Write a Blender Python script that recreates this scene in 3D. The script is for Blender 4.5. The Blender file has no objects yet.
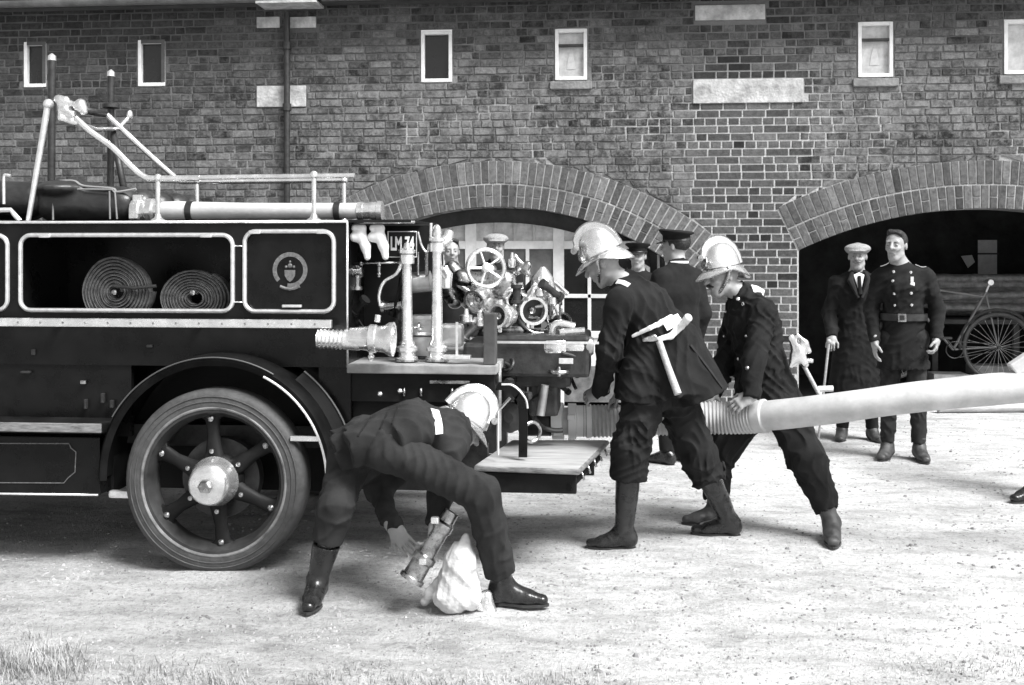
import bpy, bmesh, math, random
import numpy as np
from mathutils import Vector, Matrix, noise
R = math.radians
random.seed(7)
rng = np.random.default_rng(7)
scene = bpy.context.scene
COL = scene.collection

# ---------------------------------------------------------------- camera, world, sun, exposure
CAM_H = 1.6; FPX = 1100.0; YAW = R(5.14); HORIZON = 250.0
cam_d = bpy.data.cameras.new('camera'); cam = bpy.data.objects.new('camera', cam_d); COL.objects.link(cam)
cam_d.sensor_width = 36.0; cam_d.lens = FPX / 1024 * 36.0
cam_d.shift_y = -(342.5 - HORIZON) / 1024.0
cam_d.clip_start = 0.1; cam_d.clip_end = 600
cam.location = (0, 0, CAM_H); cam.rotation_euler = (R(90), 0, YAW)
scene.camera = cam

SUN_EL = R(52); SUN_DIR = Vector((0.80, -0.60, 0)).normalized()      # horizontal direction towards the sun
world = bpy.data.worlds.new('World'); scene.world = world; world.use_nodes = True
wn = world.node_tree; wn.nodes.clear()
sky = wn.nodes.new('ShaderNodeTexSky'); sky.sky_type = 'NISHITA'; sky.sun_disc = False
sky.sun_elevation = SUN_EL; sky.sun_rotation = math.atan2(SUN_DIR.x, SUN_DIR.y)
sky.dust_density = 3.0
bw = wn.nodes.new('ShaderNodeRGBToBW'); bg = wn.nodes.new('ShaderNodeBackground'); wo = wn.nodes.new('ShaderNodeOutputWorld')
bg.inputs['Strength'].default_value = 0.10
wn.links.new(sky.outputs['Color'], bw.inputs[0]); wn.links.new(bw.outputs[0], bg.inputs['Color']); wn.links.new(bg.outputs[0], wo.inputs[0])
sl = bpy.data.lights.new('sun', 'SUN'); sl.energy = 3.0; sl.angle = R(24); sl.color = (1, 1, 1)
sun = bpy.data.objects.new('sun', sl); COL.objects.link(sun)
sd = Vector((SUN_DIR.x*math.cos(SUN_EL), SUN_DIR.y*math.cos(SUN_EL), math.sin(SUN_EL)))
sun.rotation_euler = sd.to_track_quat('Z', 'Y').to_euler(); sun.location = sd*30
vs = scene.view_settings; vs.view_transform = 'Standard'; vs.look = 'None'; vs.gamma = 1; vs.use_curve_mapping = False
vs.exposure = 1.15
scene.cycles.max_bounces = 6; scene.cycles.diffuse_bounces = 3

# ---------------------------------------------------------------- pixel -> world
cy, sy = math.cos(YAW), math.sin(YAW)
def at(px, py, Y):
    """point seen at (px, py) lying in the vertical plane y = Y (planes parallel to the wall)"""
    u = (px-512)/FPX; v = (HORIZON-py)/FPX
    t = Y/(cy+u*sy)
    return Vector((t*(-sy+u*cy), Y, CAM_H+v*t))
def gr(px, py):
    """ground point seen at (px, py)"""
    u = (px-512)/FPX; v = (HORIZON-py)/FPX
    t = -CAM_H/v
    return Vector((t*(-sy+u*cy), t*(cy+u*sy), 0))
def AX(px, Y): return at(px, 250, Y).x
def AZ(px, py, Y): return at(px, py, Y).z

# ---------------------------------------------------------------- materials
MATS = {}
def mat(name, col, rough=0.7, metal=0.0, var=0.0, scale=8.0, bump=0.0, bscale=40.0, spec=0.5, coat=0.0, rvar=0.0, detail=6, stretch=None):
    if name in MATS: return MATS[name]
    m = bpy.data.materials.new(name); m.use_nodes = True; nt = m.node_tree; b = nt.nodes['Principled BSDF']
    b.inputs['Base Color'].default_value = (col, col, col, 1); b.inputs['Roughness'].default_value = rough
    b.inputs['Metallic'].default_value = metal; b.inputs['Specular IOR Level'].default_value = spec
    if coat: b.inputs['Coat Weight'].default_value = coat; b.inputs['Coat Roughness'].default_value = 0.12
    tc = nt.nodes.new('ShaderNodeTexCoord'); src = tc.outputs['Object']
    if stretch:
        mp = nt.nodes.new('ShaderNodeMapping'); mp.inputs['Scale'].default_value = stretch
        nt.links.new(src, mp.inputs[0]); src = mp.outputs[0]
    if var or rvar:
        n = nt.nodes.new('ShaderNodeTexNoise'); n.inputs['Scale'].default_value = scale; n.inputs['Detail'].default_value = detail
        n.inputs['Roughness'].default_value = 0.65
        nt.links.new(src, n.inputs['Vector'])
        if var:
            mr = nt.nodes.new('ShaderNodeMapRange'); mr.inputs['From Min'].default_value = 0.3; mr.inputs['From Max'].default_value = 0.7
            mr.inputs['To Min'].default_value = col*(1-var); mr.inputs['To Max'].default_value = min(1, col*(1+var))
            nt.links.new(n.outputs[0], mr.inputs[0]); nt.links.new(mr.outputs[0], b.inputs['Base Color'])
        if rvar:
            mr = nt.nodes.new('ShaderNodeMapRange'); mr.inputs['From Min'].default_value = 0.3; mr.inputs['From Max'].default_value = 0.7
            mr.inputs['To Min'].default_value = max(0.03, rough-rvar); mr.inputs['To Max'].default_value = min(1, rough+rvar)
            nt.links.new(n.outputs[0], mr.inputs[0]); nt.links.new(mr.outputs[0], b.inputs['Roughness'])
    if bump:
        n2 = nt.nodes.new('ShaderNodeTexNoise'); n2.inputs['Scale'].default_value = bscale; n2.inputs['Detail'].default_value = 8
        bp = nt.nodes.new('ShaderNodeBump'); bp.inputs['Strength'].default_value = bump; bp.inputs['Distance'].default_value = 0.02
        nt.links.new(src, n2.inputs['Vector']); nt.links.new(n2.outputs[0], bp.inputs['Height']); nt.links.new(bp.outputs[0], b.inputs['Normal'])
    MATS[name] = m; return m

M_PAINT = mat('black_coach_paint', 0.006, 0.3, var=0.6, scale=6, spec=.22, rvar=0.1, bump=0.015, bscale=14)
M_PAINT2 = mat('dull_black_paint', 0.008, 0.55, var=0.6, scale=9, spec=.2, rvar=0.15, bump=0.05, bscale=30)
M_IRON = mat('dark_iron', 0.035, 0.5, metal=0.3, var=0.5, scale=20, bump=0.1, bscale=60)
M_BRASS = mat('polished_brass', 0.80, 0.2, metal=1.0, var=0.12, scale=12, rvar=0.1, bump=0.03, bscale=25)
M_BRASSD = mat('worn_brass', 0.42, 0.28, metal=1.0, var=0.6, scale=25, rvar=0.15, bump=0.08, bscale=40)
M_HELM = mat('helmet_brass', 0.84, 0.24, metal=0.85, var=0.22, scale=14, rvar=0.1, bump=0.07, bscale=22)
M_TRIM = mat('nickel_trim', 0.75, 0.3, metal=0.7, var=0.2, scale=30)
M_TYRE = mat('tyre_rubber', 0.06, 0.75, var=0.35, scale=18, bump=0.15, bscale=50)
M_RIM = mat('dusty_rim_paint', 0.03, 0.45, var=0.5, scale=14)
M_CANVAS = mat('pale_canvas', 0.58, 0.85, var=0.16, scale=14, bump=0.25, bscale=60)
M_CANVASD = mat('hose_canvas', 0.085, 0.9, var=0.5, scale=30, bump=0.3, bscale=80)
M_LEATHER = mat('black_leather', 0.025, 0.38, var=0.4, scale=14, bump=0.15, bscale=30, rvar=0.12)
M_BOOT = mat('boot_leather', 0.015, 0.27, var=0.6, scale=16, bump=0.25, bscale=26, rvar=0.16)
M_BOOTD = mat('dusty_boot_leather', 0.05, 0.55, var=0.7, scale=16, bump=0.25, bscale=26, rvar=0.16)
M_WOOL = mat('navy_wool', 0.013, 0.92, var=0.45, scale=7, bump=0.16, bscale=320, spec=0.2)
M_WOOL2 = mat('grey_wool', 0.024, 0.92, var=0.4, scale=7, bump=0.16, bscale=320, spec=0.2)
M_COAT = mat('overcoat_wool', 0.012, 0.95, var=0.4, scale=8, bump=0.15, bscale=300, spec=0.2)
M_SKIN = mat('skin', 0.31, 0.55, var=0.12, scale=20, bump=0.08, bscale=60)
M_HAIR = mat('dark_hair', 0.015, 0.5, var=0.6, scale=60, bump=0.5, bscale=120)
M_HAIRG = mat('grey_hair', 0.2, 0.7, var=0.5, scale=60, bump=0.5, bscale=120)
M_EYE = mat('eye_dark', 0.03, 0.3)
M_WHITEL = mat('white_belt_leather', 0.75, 0.5, var=0.1, scale=20, bump=0.1, bscale=40)
M_WOOD = mat('planed_wood', 0.42, 0.7, var=0.3, scale=6, bump=0.15, bscale=20, stretch=(1, 14, 14))
M_WOODD = mat('dark_wood', 0.06, 0.7, var=0.4, scale=6, bump=0.15, bscale=20)
M_WPAINT = mat('white_joinery_paint', 0.72, 0.5, var=0.14, scale=9, bump=0.1, bscale=30)
M_GPAINT = mat('grey_joinery_paint', 0.45, 0.6, var=0.2, scale=9, bump=0.1, bscale=30)
M_GLASSD = mat('dark_pane', 0.015, 0.12, var=0.3, scale=3)
M_GLASSP = mat('net_curtained_pane', 0.5, 0.3, var=0.35, scale=9)
M_STONE = mat('pale_stone', 0.42, 0.85, var=0.45, scale=9, bump=0.4, bscale=40)
M_ROPE = mat('rope', 0.4, 0.9, var=0.3, scale=60, bump=0.5, bscale=90)
M_RUBBERW = mat('pale_suction_hose', 0.45, 0.75, var=0.22, scale=6, bump=0.08, bscale=60)
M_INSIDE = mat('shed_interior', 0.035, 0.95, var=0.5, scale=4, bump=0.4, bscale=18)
M_PAPER = mat('pinned_paper', 0.85, 0.8, var=0.15, scale=10)
M_TWEED = mat('tweed_cap', 0.27, 0.9, var=0.3, scale=60, bump=0.5, bscale=120)
M_SHIRT = mat('white_shirt', 0.7, 0.8)
M_SACK = mat('sacking', 0.24, 0.95, var=0.5, scale=12, bump=0.5, bscale=60)

# ---------------------------------------------------------------- object helpers
def link(o, parent=None):
    COL.objects.link(o)
    if parent is not None:
        o.parent = parent
        bpy.context.view_layer.update()
        o.matrix_parent_inverse = parent.matrix_world.inverted()
    return o
def tag(o, label=None, cat=None, group=None, kind=None):
    if label: o['label'] = label
    if cat: o['category'] = cat
    if group: o['group'] = group
    if kind: o['kind'] = kind
    return o
def empty(name, loc, label, cat, group=None):
    o = bpy.data.objects.new(name, None); o.location = loc; o.empty_display_size = 0.1
    COL.objects.link(o); bpy.context.view_layer.update()
    return tag(o, label, cat, group)
def obj_np(name, V, F, material, parent=None, origin=None, smooth=True):
    V = np.asarray(V, dtype=np.float64)
    o_ = Vector(origin) if origin is not None else Vector((0, 0, 0))
    me = bpy.data.meshes.new(name)
    me.from_pydata((V-np.array(o_)).tolist(), [], F.tolist() if hasattr(F, 'tolist') else F)
    me.materials.append(material)
    if smooth: me.polygons.foreach_set('use_smooth', [True]*len(me.polygons))
    me.update()
    o = bpy.data.objects.new(name, me); o.location = o_
    return link(o, parent)

def frame_from(d):
    d = d.normalized(); a = Vector((0, 0, 1)) if abs(d.z) < 0.9 else Vector((1, 0, 0))
    x = d.cross(a).normalized(); y = d.cross(x).normalized()
    return x, y
class MB:
    def __init__(s): s.v = []; s.f = []; s.sm = []
    def quad_grid(s, rows, closed=True, sm=True):
        n = len(rows[0]); base = len(s.v)
        for r in rows: s.v += [tuple(p) for p in r]
        for i in range(len(rows)-1):
            for j in range(n if closed else n-1):
                a = base+i*n+j; b = base+i*n+(j+1) % n
                s.f.append((a, b, b+n, a+n)); s.sm.append(sm)
        return base
    def poly(s, pts, sm=False):
        b = len(s.v); s.v += [tuple(p) for p in pts]; s.f.append(tuple(range(b, b+len(pts)))); s.sm.append(sm)
    def box(s, lo, hi):
        x0, y0, z0 = lo; x1, y1, z1 = hi; b = len(s.v)
        s.v += [(x0,y0,z0),(x1,y0,z0),(x1,y1,z0),(x0,y1,z0),(x0,y0,z1),(x1,y0,z1),(x1,y1,z1),(x0,y1,z1)]
        for f in ((0,3,2,1),(4,5,6,7),(0,1,5,4),(1,2,6,5),(2,3,7,6),(3,0,4,7)):
            s.f.append(tuple(b+i for i in f)); s.sm.append(False)
    def bbox(s, c, size, M=None, bev=0.0):
        """box with chamfered edges, size full, oriented by 3x3 M"""
        hx, hy, hz = size[0]/2, size[1]/2, size[2]/2
        M = M or Matrix.Identity(3); c = Vector(c)
        bm = bmesh.new(); bmesh.ops.create_cube(bm, size=1)
        for v in bm.verts: v.co = Vector((v.co.x*size[0], v.co.y*size[1], v.co.z*size[2]))
        if bev: bmesh.ops.bevel(bm, geom=bm.edges[:], offset=bev, segments=2, affect='EDGES', profile=0.6)
        s.bm(bm, lambda p: M @ p + c, smooth=False)
    def bm(s, bm, xf=None, smooth=True):
        b = len(s.v); bm.verts.index_update()
        for v in bm.verts: s.v.append(tuple(xf(v.co)) if xf else tuple(v.co))
        for f in bm.faces: s.f.append(tuple(b+v.index for v in f.verts)); s.sm.append(smooth)
        bm.free()
    def tube(s, pts, r, n=12, caps=True, closed=False, flat=None):
        pts = [Vector(p) for p in pts]; m = len(pts); rs = r if isinstance(r, (list, tuple)) else [r]*m
        rows = []; px = None
        for i, p in enumerate(pts):
            if closed: d = (pts[(i+1) % m]-pts[i-1])
            else: d = pts[min(i+1, m-1)]-pts[max(i-1, 0)]
            d.normalize()
            if px is None: px, _ = frame_from(d)
            px = (px-d*px.dot(d)).normalized(); py = d.cross(px)
            rows.append([p+(px*math.cos(2*math.pi*k/n)+py*math.sin(2*math.pi*k/n))*rs[i] for k in range(n)])
        if closed: rows.append(rows[0])
        s.quad_grid(rows)
        if caps and not closed:
            for row in (rows[0][::-1], rows[-1]): s.poly(row)
    def lathe(s, a, axis, prof, n=20, cap=True):
        """prof: list of (distance along axis, radius)"""
        a = Vector(a); axis = Vector(axis).normalized(); x, y = frame_from(axis)
        rows = [[a+axis*h+(x*math.cos(2*math.pi*k/n)+y*math.sin(2*math.pi*k/n))*r for k in range(n)] for h, r in prof]
        # split sharp profile corners so they shade crisply
        for i in range(len(rows)-1): s.quad_grid([rows[i], rows[i+1]])
        if cap:
            if prof[0][1] > 1e-4: s.poly(rows[0])
            if prof[-1][1] > 1e-4: s.poly(rows[-1][::-1])
    def torus(s, c, axis, Rr, r, n=32, m=8, a0=0, a1=2*math.pi):
        c = Vector(c); axis = Vector(axis).normalized(); x, y = frame_from(axis)
        full = abs(a1-a0-2*math.pi) < 1e-6
        k = n if full else n+1
        s.tube([c+(x*math.cos(a0+(a1-a0)*i/n)+y*math.sin(a0+(a1-a0)*i/n))*Rr for i in range(k)], r, m, closed=full)
    def sphere(s, c, r, sc=(1, 1, 1), n=14):
        c = Vector(c); rows = []
        for i in range(n//2+1):
            th = math.pi*i/(n//2)
            rows.append([(c.x+r*sc[0]*math.sin(th)*math.cos(2*math.pi*k/n), c.y+r*sc[1]*math.sin(th)*math.sin(2*math.pi*k/n), c.z+r*sc[2]*math.cos(th)) for k in range(n)])
        s.quad_grid(rows)
    def prism(s, outline, y0, y1, hole=None):
        """outline in xz (list of (x,z)), extruded y0..y1"""
        n = len(outline); b = len(s.v)
        s.v += [(x, y0, z) for x, z in outline]+[(x, y1, z) for x, z in outline]
        s.f.append(tuple(range(b, b+n))); s.sm.append(False)
        s.f.append(tuple(range(b+2*n-1, b+n-1, -1))); s.sm.append(False)
        for i in range(n):
            j = (i+1) % n; s.f.append((b+i, b+n+i, b+n+j, b+j)); s.sm.append(False)
    def build(s, name, material, parent=None, bevel=0, fix=True):
        xs = [v[0] for v in s.v]; ys = [v[1] for v in s.v]; zs = [v[2] for v in s.v]
        o_ = Vector(((min(xs)+max(xs))/2, (min(ys)+max(ys))/2, min(zs)))
        me = bpy.data.meshes.new(name)
        me.from_pydata([(a-o_.x, b-o_.y, c-o_.z) for a, b, c in s.v], [], s.f)
        me.polygons.foreach_set('use_smooth', s.sm); me.materials.append(material)
        if fix:
            bm = bmesh.new(); bm.from_mesh(me); bmesh.ops.remove_doubles(bm, verts=bm.verts, dist=1e-5)
            bmesh.ops.recalc_face_normals(bm, faces=bm.faces)
            for e in bm.edges:
                if len(e.link_faces) == 2 and e.calc_face_angle(0) > R(38): e.smooth = False
            bm.to_mesh(me); bm.free()
        me.update()
        o = bpy.data.objects.new(name, me); o.location = o_
        if bevel:
            md = o.modifiers.new('bevel', 'BEVEL'); md.width = bevel; md.segments = 2; md.limit_method = 'ANGLE'; md.angle_limit = R(40)
        return link(o, parent)
def arc(cx, cz, r, a0, a1, n): return [(cx+r*math.cos(a0+(a1-a0)*i/n), cz+r*math.sin(a0+(a1-a0)*i/n)) for i in range(n+1)]
def rrect(x0, z0, x1, z1, r, n=6):
    return (arc(x1-r, z1-r, r, 0, math.pi/2, n)+arc(x0+r, z1-r, r, math.pi/2, math.pi, n)
            + arc(x0+r, z0+r, r, math.pi, 1.5*math.pi, n)+arc(x1-r, z0+r, r, 1.5*math.pi, 2*math.pi, n))
def spline(pts, per=8):
    P = [Vector(p) for p in pts]; P = [2*P[0]-P[1]]+P+[2*P[-1]-P[-2]]; out = []
    for i in range(1, len(P)-2):
        for k in range(per):
            t = k/per; a, b, c, d = P[i-1:i+3]
            out.append(0.5*((2*b)+(c-a)*t+(2*a-5*b+4*c-d)*t*t+(3*b-a-3*c+d)*t**3))
    out.append(P[-2]); return out
def text_mesh(name, s_, size, loc, material, parent, sc=(1, 1), extrude=0.001):
    """lettering facing the camera side (-y) as a real mesh"""
    cu = bpy.data.curves.new(name, 'FONT'); cu.body = s_; cu.size = size; cu.extrude = extrude; cu.align_x = 'CENTER'; cu.align_y = 'CENTER'; cu.offset = 0.002
    t_ = bpy.data.objects.new(name+'_outline', cu); COL.objects.link(t_); bpy.context.view_layer.update()
    me = bpy.data.meshes.new_from_object(t_.evaluated_get(bpy.context.evaluated_depsgraph_get())); bpy.data.objects.remove(t_)
    for v in me.vertices: v.co = Vector((v.co.x*sc[0], -v.co.z, v.co.y*sc[1]))
    me.materials.clear(); me.materials.append(material); me.name = name
    o = bpy.data.objects.new(name, me); o.location = loc; return link(o, parent)

# ---------------------------------------------------------------- signed-distance modelling (smooth continuous bodies and clothes)
class SDF:
    def __init__(s, vox=0.006): s.p = []; s.vox = vox; s.disp = None
    def cap(s, a, b, ra, rb=None, k=0.02, flat=None, cut=(False, False), op='+'):
        s.p.append(('cap', np.array(a, float), np.array(b, float), ra, ra if rb is None else rb, k, flat, cut, op)); return s
    def chain(s, pts, rs, k=0.02, flat=None, cutend=False):
        for i in range(len(pts)-1):
            s.cap(pts[i], pts[i+1], rs[i], rs[i+1], k, flat, (False, cutend and i == len(pts)-2))
        return s
    def ell(s, c, r, ax=None, k=0.02, op='+'):
        s.p.append(('ell', np.array(c, float), np.array(r, float), np.array(ax if ax is not None else np.eye(3), float), k, op)); return s
    def build(s, wr=0.0, seed=0, wfreq=22.0, wdir=None):
        lo = np.full(3, 1e9); hi = np.full(3, -1e9); bb = []
        for p in s.p:
            if p[0] == 'cap':
                e = max(p[3], p[4])*(max(1, p[6][1]) if p[6] else 1)
                l = np.minimum(p[1], p[2])-e; h = np.maximum(p[1], p[2])+e; op = p[8]; k = p[5]
            else:
                e = max(p[2]); l = p[1]-e; h = p[1]+e; op = p[5]; k = p[4]
            bb.append((l, h, k, op))
            if op == '+': lo = np.minimum(lo, l); hi = np.maximum(hi, h)
        lo -= 4*s.vox+wr*2; hi += 4*s.vox+wr*2
        n = np.ceil((hi-lo)/s.vox).astype(int)+1
        D = np.full(n, 0.3, np.float32)
        for p, (l, h, k, op) in zip(s.p, bb):
            pad = k+3*s.vox
            i0 = np.clip(np.floor((l-pad-lo)/s.vox).astype(int), 0, n-1); i1 = np.clip(np.ceil((h+pad-lo)/s.vox).astype(int)+1, 1, n)
            g = [lo[a]+s.vox*np.arange(i0[a], i1[a]) for a in range(3)]
            X, Y, Z = np.meshgrid(*g, indexing='ij', sparse=True)
            if p[0] == 'cap':
                _, a, b, ra, rb, k, flat, cut, op = p
                ab = b-a; L2 = max(ab.dot(ab), 1e-9)
                tu = ((X-a[0])*ab[0]+(Y-a[1])*ab[1]+(Z-a[2])*ab[2])/L2
                t = np.clip(tu, 0, 1)
                dx = X-a[0]-t*ab[0]; dy = Y-a[1]-t*ab[1]; dz = Z-a[2]-t*ab[2]
                if flat is not None:
                    f = np.array(flat[0], float); f /= np.linalg.norm(f); q = (1/flat[1]-1)*(dx*f[0]+dy*f[1]+dz*f[2])
                    dx = dx+q*f[0]; dy = dy+q*f[1]; dz = dz+q*f[2]
                d = np.sqrt(dx*dx+dy*dy+dz*dz)-(ra+t*(rb-ra))
                L = math.sqrt(L2)
                if cut[1]: d = np.maximum(d, (tu-1)*L)
                if cut[0]: d = np.maximum(d, -tu*L)
            else:
                _, c, r, ax, k, op = p
                dx = X-c[0]; dy = Y-c[1]; dz = Z-c[2]
                q = [dx*ax[i][0]+dy*ax[i][1]+dz*ax[i][2] for i in range(3)]
                k0 = np.sqrt((q[0]/r[0])**2+(q[1]/r[1])**2+(q[2]/r[2])**2)
                d = (k0-1)*min(r)*0.5+(k0-1)*k0/np.maximum(np.sqrt((q[0]/r[0]**2)**2+(q[1]/r[1]**2)**2+(q[2]/r[2]**2)**2), 1e-6)*0.5
            sl_ = tuple(slice(i0[a], i1[a]) for a in range(3)); C = D[sl_]
            if op == '+':
                hh = np.clip(0.5+0.5*(C-d)/k, 0, 1); D[sl_] = C*(1-hh)+d*hh-k*hh*(1-hh)
            else:
                hh = np.clip(0.5-0.5*(C+d)/k, 0, 1); D[sl_] = C*(1-hh)-d*hh+k*hh*(1-hh)
        if wr:
            idx = np.nonzero(np.abs(D) < wr*1.5+2*s.vox)
            P = np.stack([lo[a]+s.vox*idx[a] for a in range(3)], 1)
            r_ = np.random.default_rng(seed); acc = np.zeros(len(P))
            for o in range(4):
                d1 = r_.normal(size=3); d1 /= np.linalg.norm(d1)
                d2 = r_.normal(size=3)
                if wdir is not None: d1 = d1*0.5+np.array(wdir)*r_.choice([-1, 1])
                w = np.sin(P@d2*wfreq*0.33+r_.uniform(0, 6))*1.4+np.sin(P@np.roll(d2, 1)*wfreq*0.6+r_.uniform(0, 6))*0.5
                q_ = np.sin(P@d1*wfreq*(0.45+0.28*o)+w+r_.uniform(0, 6)); g_ = .5+.5*np.sin(P@np.roll(d2, 2)*7+r_.uniform(0, 6)); acc += g_*((1-np.power(np.abs(q_)+.01, .7))*1.3-.4)*(0.8**o)
            D[idx] -= (acc*wr*0.5).astype(np.float32)
        # surface nets
        S = D < 0
        cs = np.zeros(tuple(n-1), np.uint8)
        offs = [(i, j, k) for i in (0, 1) for j in (0, 1) for k in (0, 1)]
        for o in offs: cs += S[o[0]:n[0]-1+o[0], o[1]:n[1]-1+o[1], o[2]:n[2]-1+o[2]]
        act = (cs > 0) & (cs < 8); ci = np.argwhere(act)
        idx = np.full(act.shape, -1, np.int32); idx[act] = np.arange(len(ci))
        acc = np.zeros((len(ci), 3)); cnt = np.zeros(len(ci))
        for a in offs:
            for axn in range(3):
                if a[axn]: continue
                b = list(a); b[axn] = 1
                v1 = D[ci[:, 0]+a[0], ci[:, 1]+a[1], ci[:, 2]+a[2]]; v2 = D[ci[:, 0]+b[0], ci[:, 1]+b[1], ci[:, 2]+b[2]]
                m = (v1 < 0) != (v2 < 0); den = np.where(m, v1-v2, 1); t = np.where(m, v1/den, 0)
                pos = np.array(a, float)[None, :]+np.zeros((len(ci), 3)); pos[:, axn] += t
                acc += pos*m[:, None]; cnt += m
        V = lo+(ci+acc/cnt[:, None])*s.vox
        quads = []
        for axn in range(3):
            o1, o2 = [(1, 2), (2, 0), (0, 1)][axn]
            sa = [slice(None)]*3; sb = [slice(None)]*3; sa[axn] = slice(0, -1); sb[axn] = slice(1, None)
            e = np.argwhere(S[tuple(sa)] != S[tuple(sb)])
            ok = (e[:, o1] > 0) & (e[:, o2] > 0) & (e[:, o1] < n[o1]-1) & (e[:, o2] < n[o2]-1); e = e[ok]
            ins = S[e[:, 0], e[:, 1], e[:, 2]]
            def I(da, db):
                f = e.copy(); f[:, o1] -= da; f[:, o2] -= db; return idx[f[:, 0], f[:, 1], f[:, 2]]
            q = np.stack([I(1, 1), I(0, 1), I(0, 0), I(1, 0)], 1)
            q[~ins] = q[~ins][:, ::-1]; quads.append(q)
        F = np.concatenate(quads)
        F = F[(F >= 0).all(1)]
        # one light smoothing pass
        for _ in range(1):
            s2 = np.zeros_like(V); c2 = np.zeros(len(V))
            for a in range(4):
                i, j = F[:, a], F[:, (a+1) % 4]
                np.add.at(s2, i, V[j]); np.add.at(c2, i, 1); np.add.at(s2, j, V[i]); np.add.at(c2, j, 1)
            V = V*0.6+0.4*s2/np.maximum(c2, 1)[:, None]
        return V, F
# ================================================================ THE SETTING
WY = 11.0                                   # front face of the brick building
# ---- ground: one large sheet, finely divided near the camera
def ground_h(x, y):
    n = noise.noise
    h = 0.018*n((x*0.9, y*0.9, 0))+0.010*n((x*2.7, y*2.7, 4))+0.006*n((x*7, y*7, 9))
    f = min(1, max(0, (y-2.2)/1.0))*min(1, max(0, (10.6-y)/0.5))
    return h*f
def make_ground():
    m = bpy.data.materials.new('dusty_earth'); m.use_nodes = True; nt = m.node_tree; b = nt.nodes['Principled BSDF']
    b.inputs['Roughness'].default_value = 0.95; b.inputs['Specular IOR Level'].default_value = 0.2
    tc = nt.nodes.new('ShaderNodeTexCoord')
    def N(scale, det=8, rough=0.6, st=None):
        n = nt.nodes.new('ShaderNodeTexNoise'); n.inputs['Scale'].default_value = scale; n.inputs['Detail'].default_value = det; n.inputs['Roughness'].default_value = rough
        mp = nt.nodes.new('ShaderNodeMapping'); mp.inputs['Scale'].default_value = st or (1, 1, 1)
        nt.links.new(tc.outputs['Object'], mp.inputs[0]); nt.links.new(mp.outputs[0], n.inputs['Vector']); return n.outputs[0]
    def MR(x, a, b_, c, d):
        r = nt.nodes.new('ShaderNodeMapRange'); r.inputs[1].default_value = a; r.inputs[2].default_value = b_; r.inputs[3].default_value = c; r.inputs[4].default_value = d
        nt.links.new(x, r.inputs[0]); return r.outputs[0]
    def MUL(a, b_, op='MULTIPLY'):
        r = nt.nodes.new('ShaderNodeMath'); r.operation = op; nt.links.new(a, r.inputs[0])
        if isinstance(b_, float): r.inputs[1].default_value = b_
        else: nt.links.new(b_, r.inputs[1])
        return r.outputs[0]
    big = MR(N(0.7, 5), 0.35, 0.65, 0.62, 0.90)
    mid = MR(N(4.5, 8, 0.7, (0.6, 1.5, 1)), 0.36, 0.56, 0.66, 1.0)
    fine = MR(N(38, 6, 0.75), 0.36, 0.52, 0.66, 1.0)
    speck = MR(N(120, 3, 0.6), 0.33, 0.42, 0.55, 1.0)
    scuff = MR(N(1.9, 10, 0.75, (0.55, 1.6, 1)), 0.56, 0.70, 1.0, 0.62)
    c = MUL(MUL(MUL(MUL(big, mid), fine), speck), scuff)
    sx_ = nt.nodes.new('ShaderNodeSeparateXYZ'); ge = nt.nodes.new('ShaderNodeNewGeometry'); nt.links.new(ge.outputs['Position'], sx_.inputs[0])
    wob = MUL(sx_.outputs[0], MUL(N(0.9, 8, .7), 3.2), 'ADD')              # soil colour painted darker to the left, standing in for a vignette
    c = MUL(c, MR(wob, 0.0, 2.2, 0.68, 1.0))
    nt.links.new(c, b.inputs['Base Color'])
    hgt = MUL(MUL(N(14, 8, 0.7), N(60, 6, 0.7), 'ADD'), N(160, 4), 'ADD')
    bp = nt.nodes.new('ShaderNodeBump'); bp.inputs['Strength'].default_value = 0.75; bp.inputs['Distance'].default_value = 0.03
    nt.links.new(hgt, bp.inputs['Height']); nt.links.new(bp.outputs[0], b.inputs['Normal'])
    xs = [-120, -60, -30, -15, -10]+list(np.arange(-8, 8.01, 0.06))+[10, 15, 30, 60, 120]
    ys = [-120, -60, -30, -12, -6, -2, 0, 1]+list(np.arange(2, 11.01, 0.06))+[12, 14, 18, 30, 60, 120]
    mb = MB(); mb.quad_grid([[(x, y, ground_h(x, y) if 2 < y < 11 and abs(x) < 8.01 else 0) for x in xs] for y in ys], closed=False)
    o = mb.build('ground', m, fix=False); tag(o, kind='structure'); o.location = (o.location.x, o.location.y, min(v[2] for v in mb.v))
    return o
make_ground()

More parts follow.
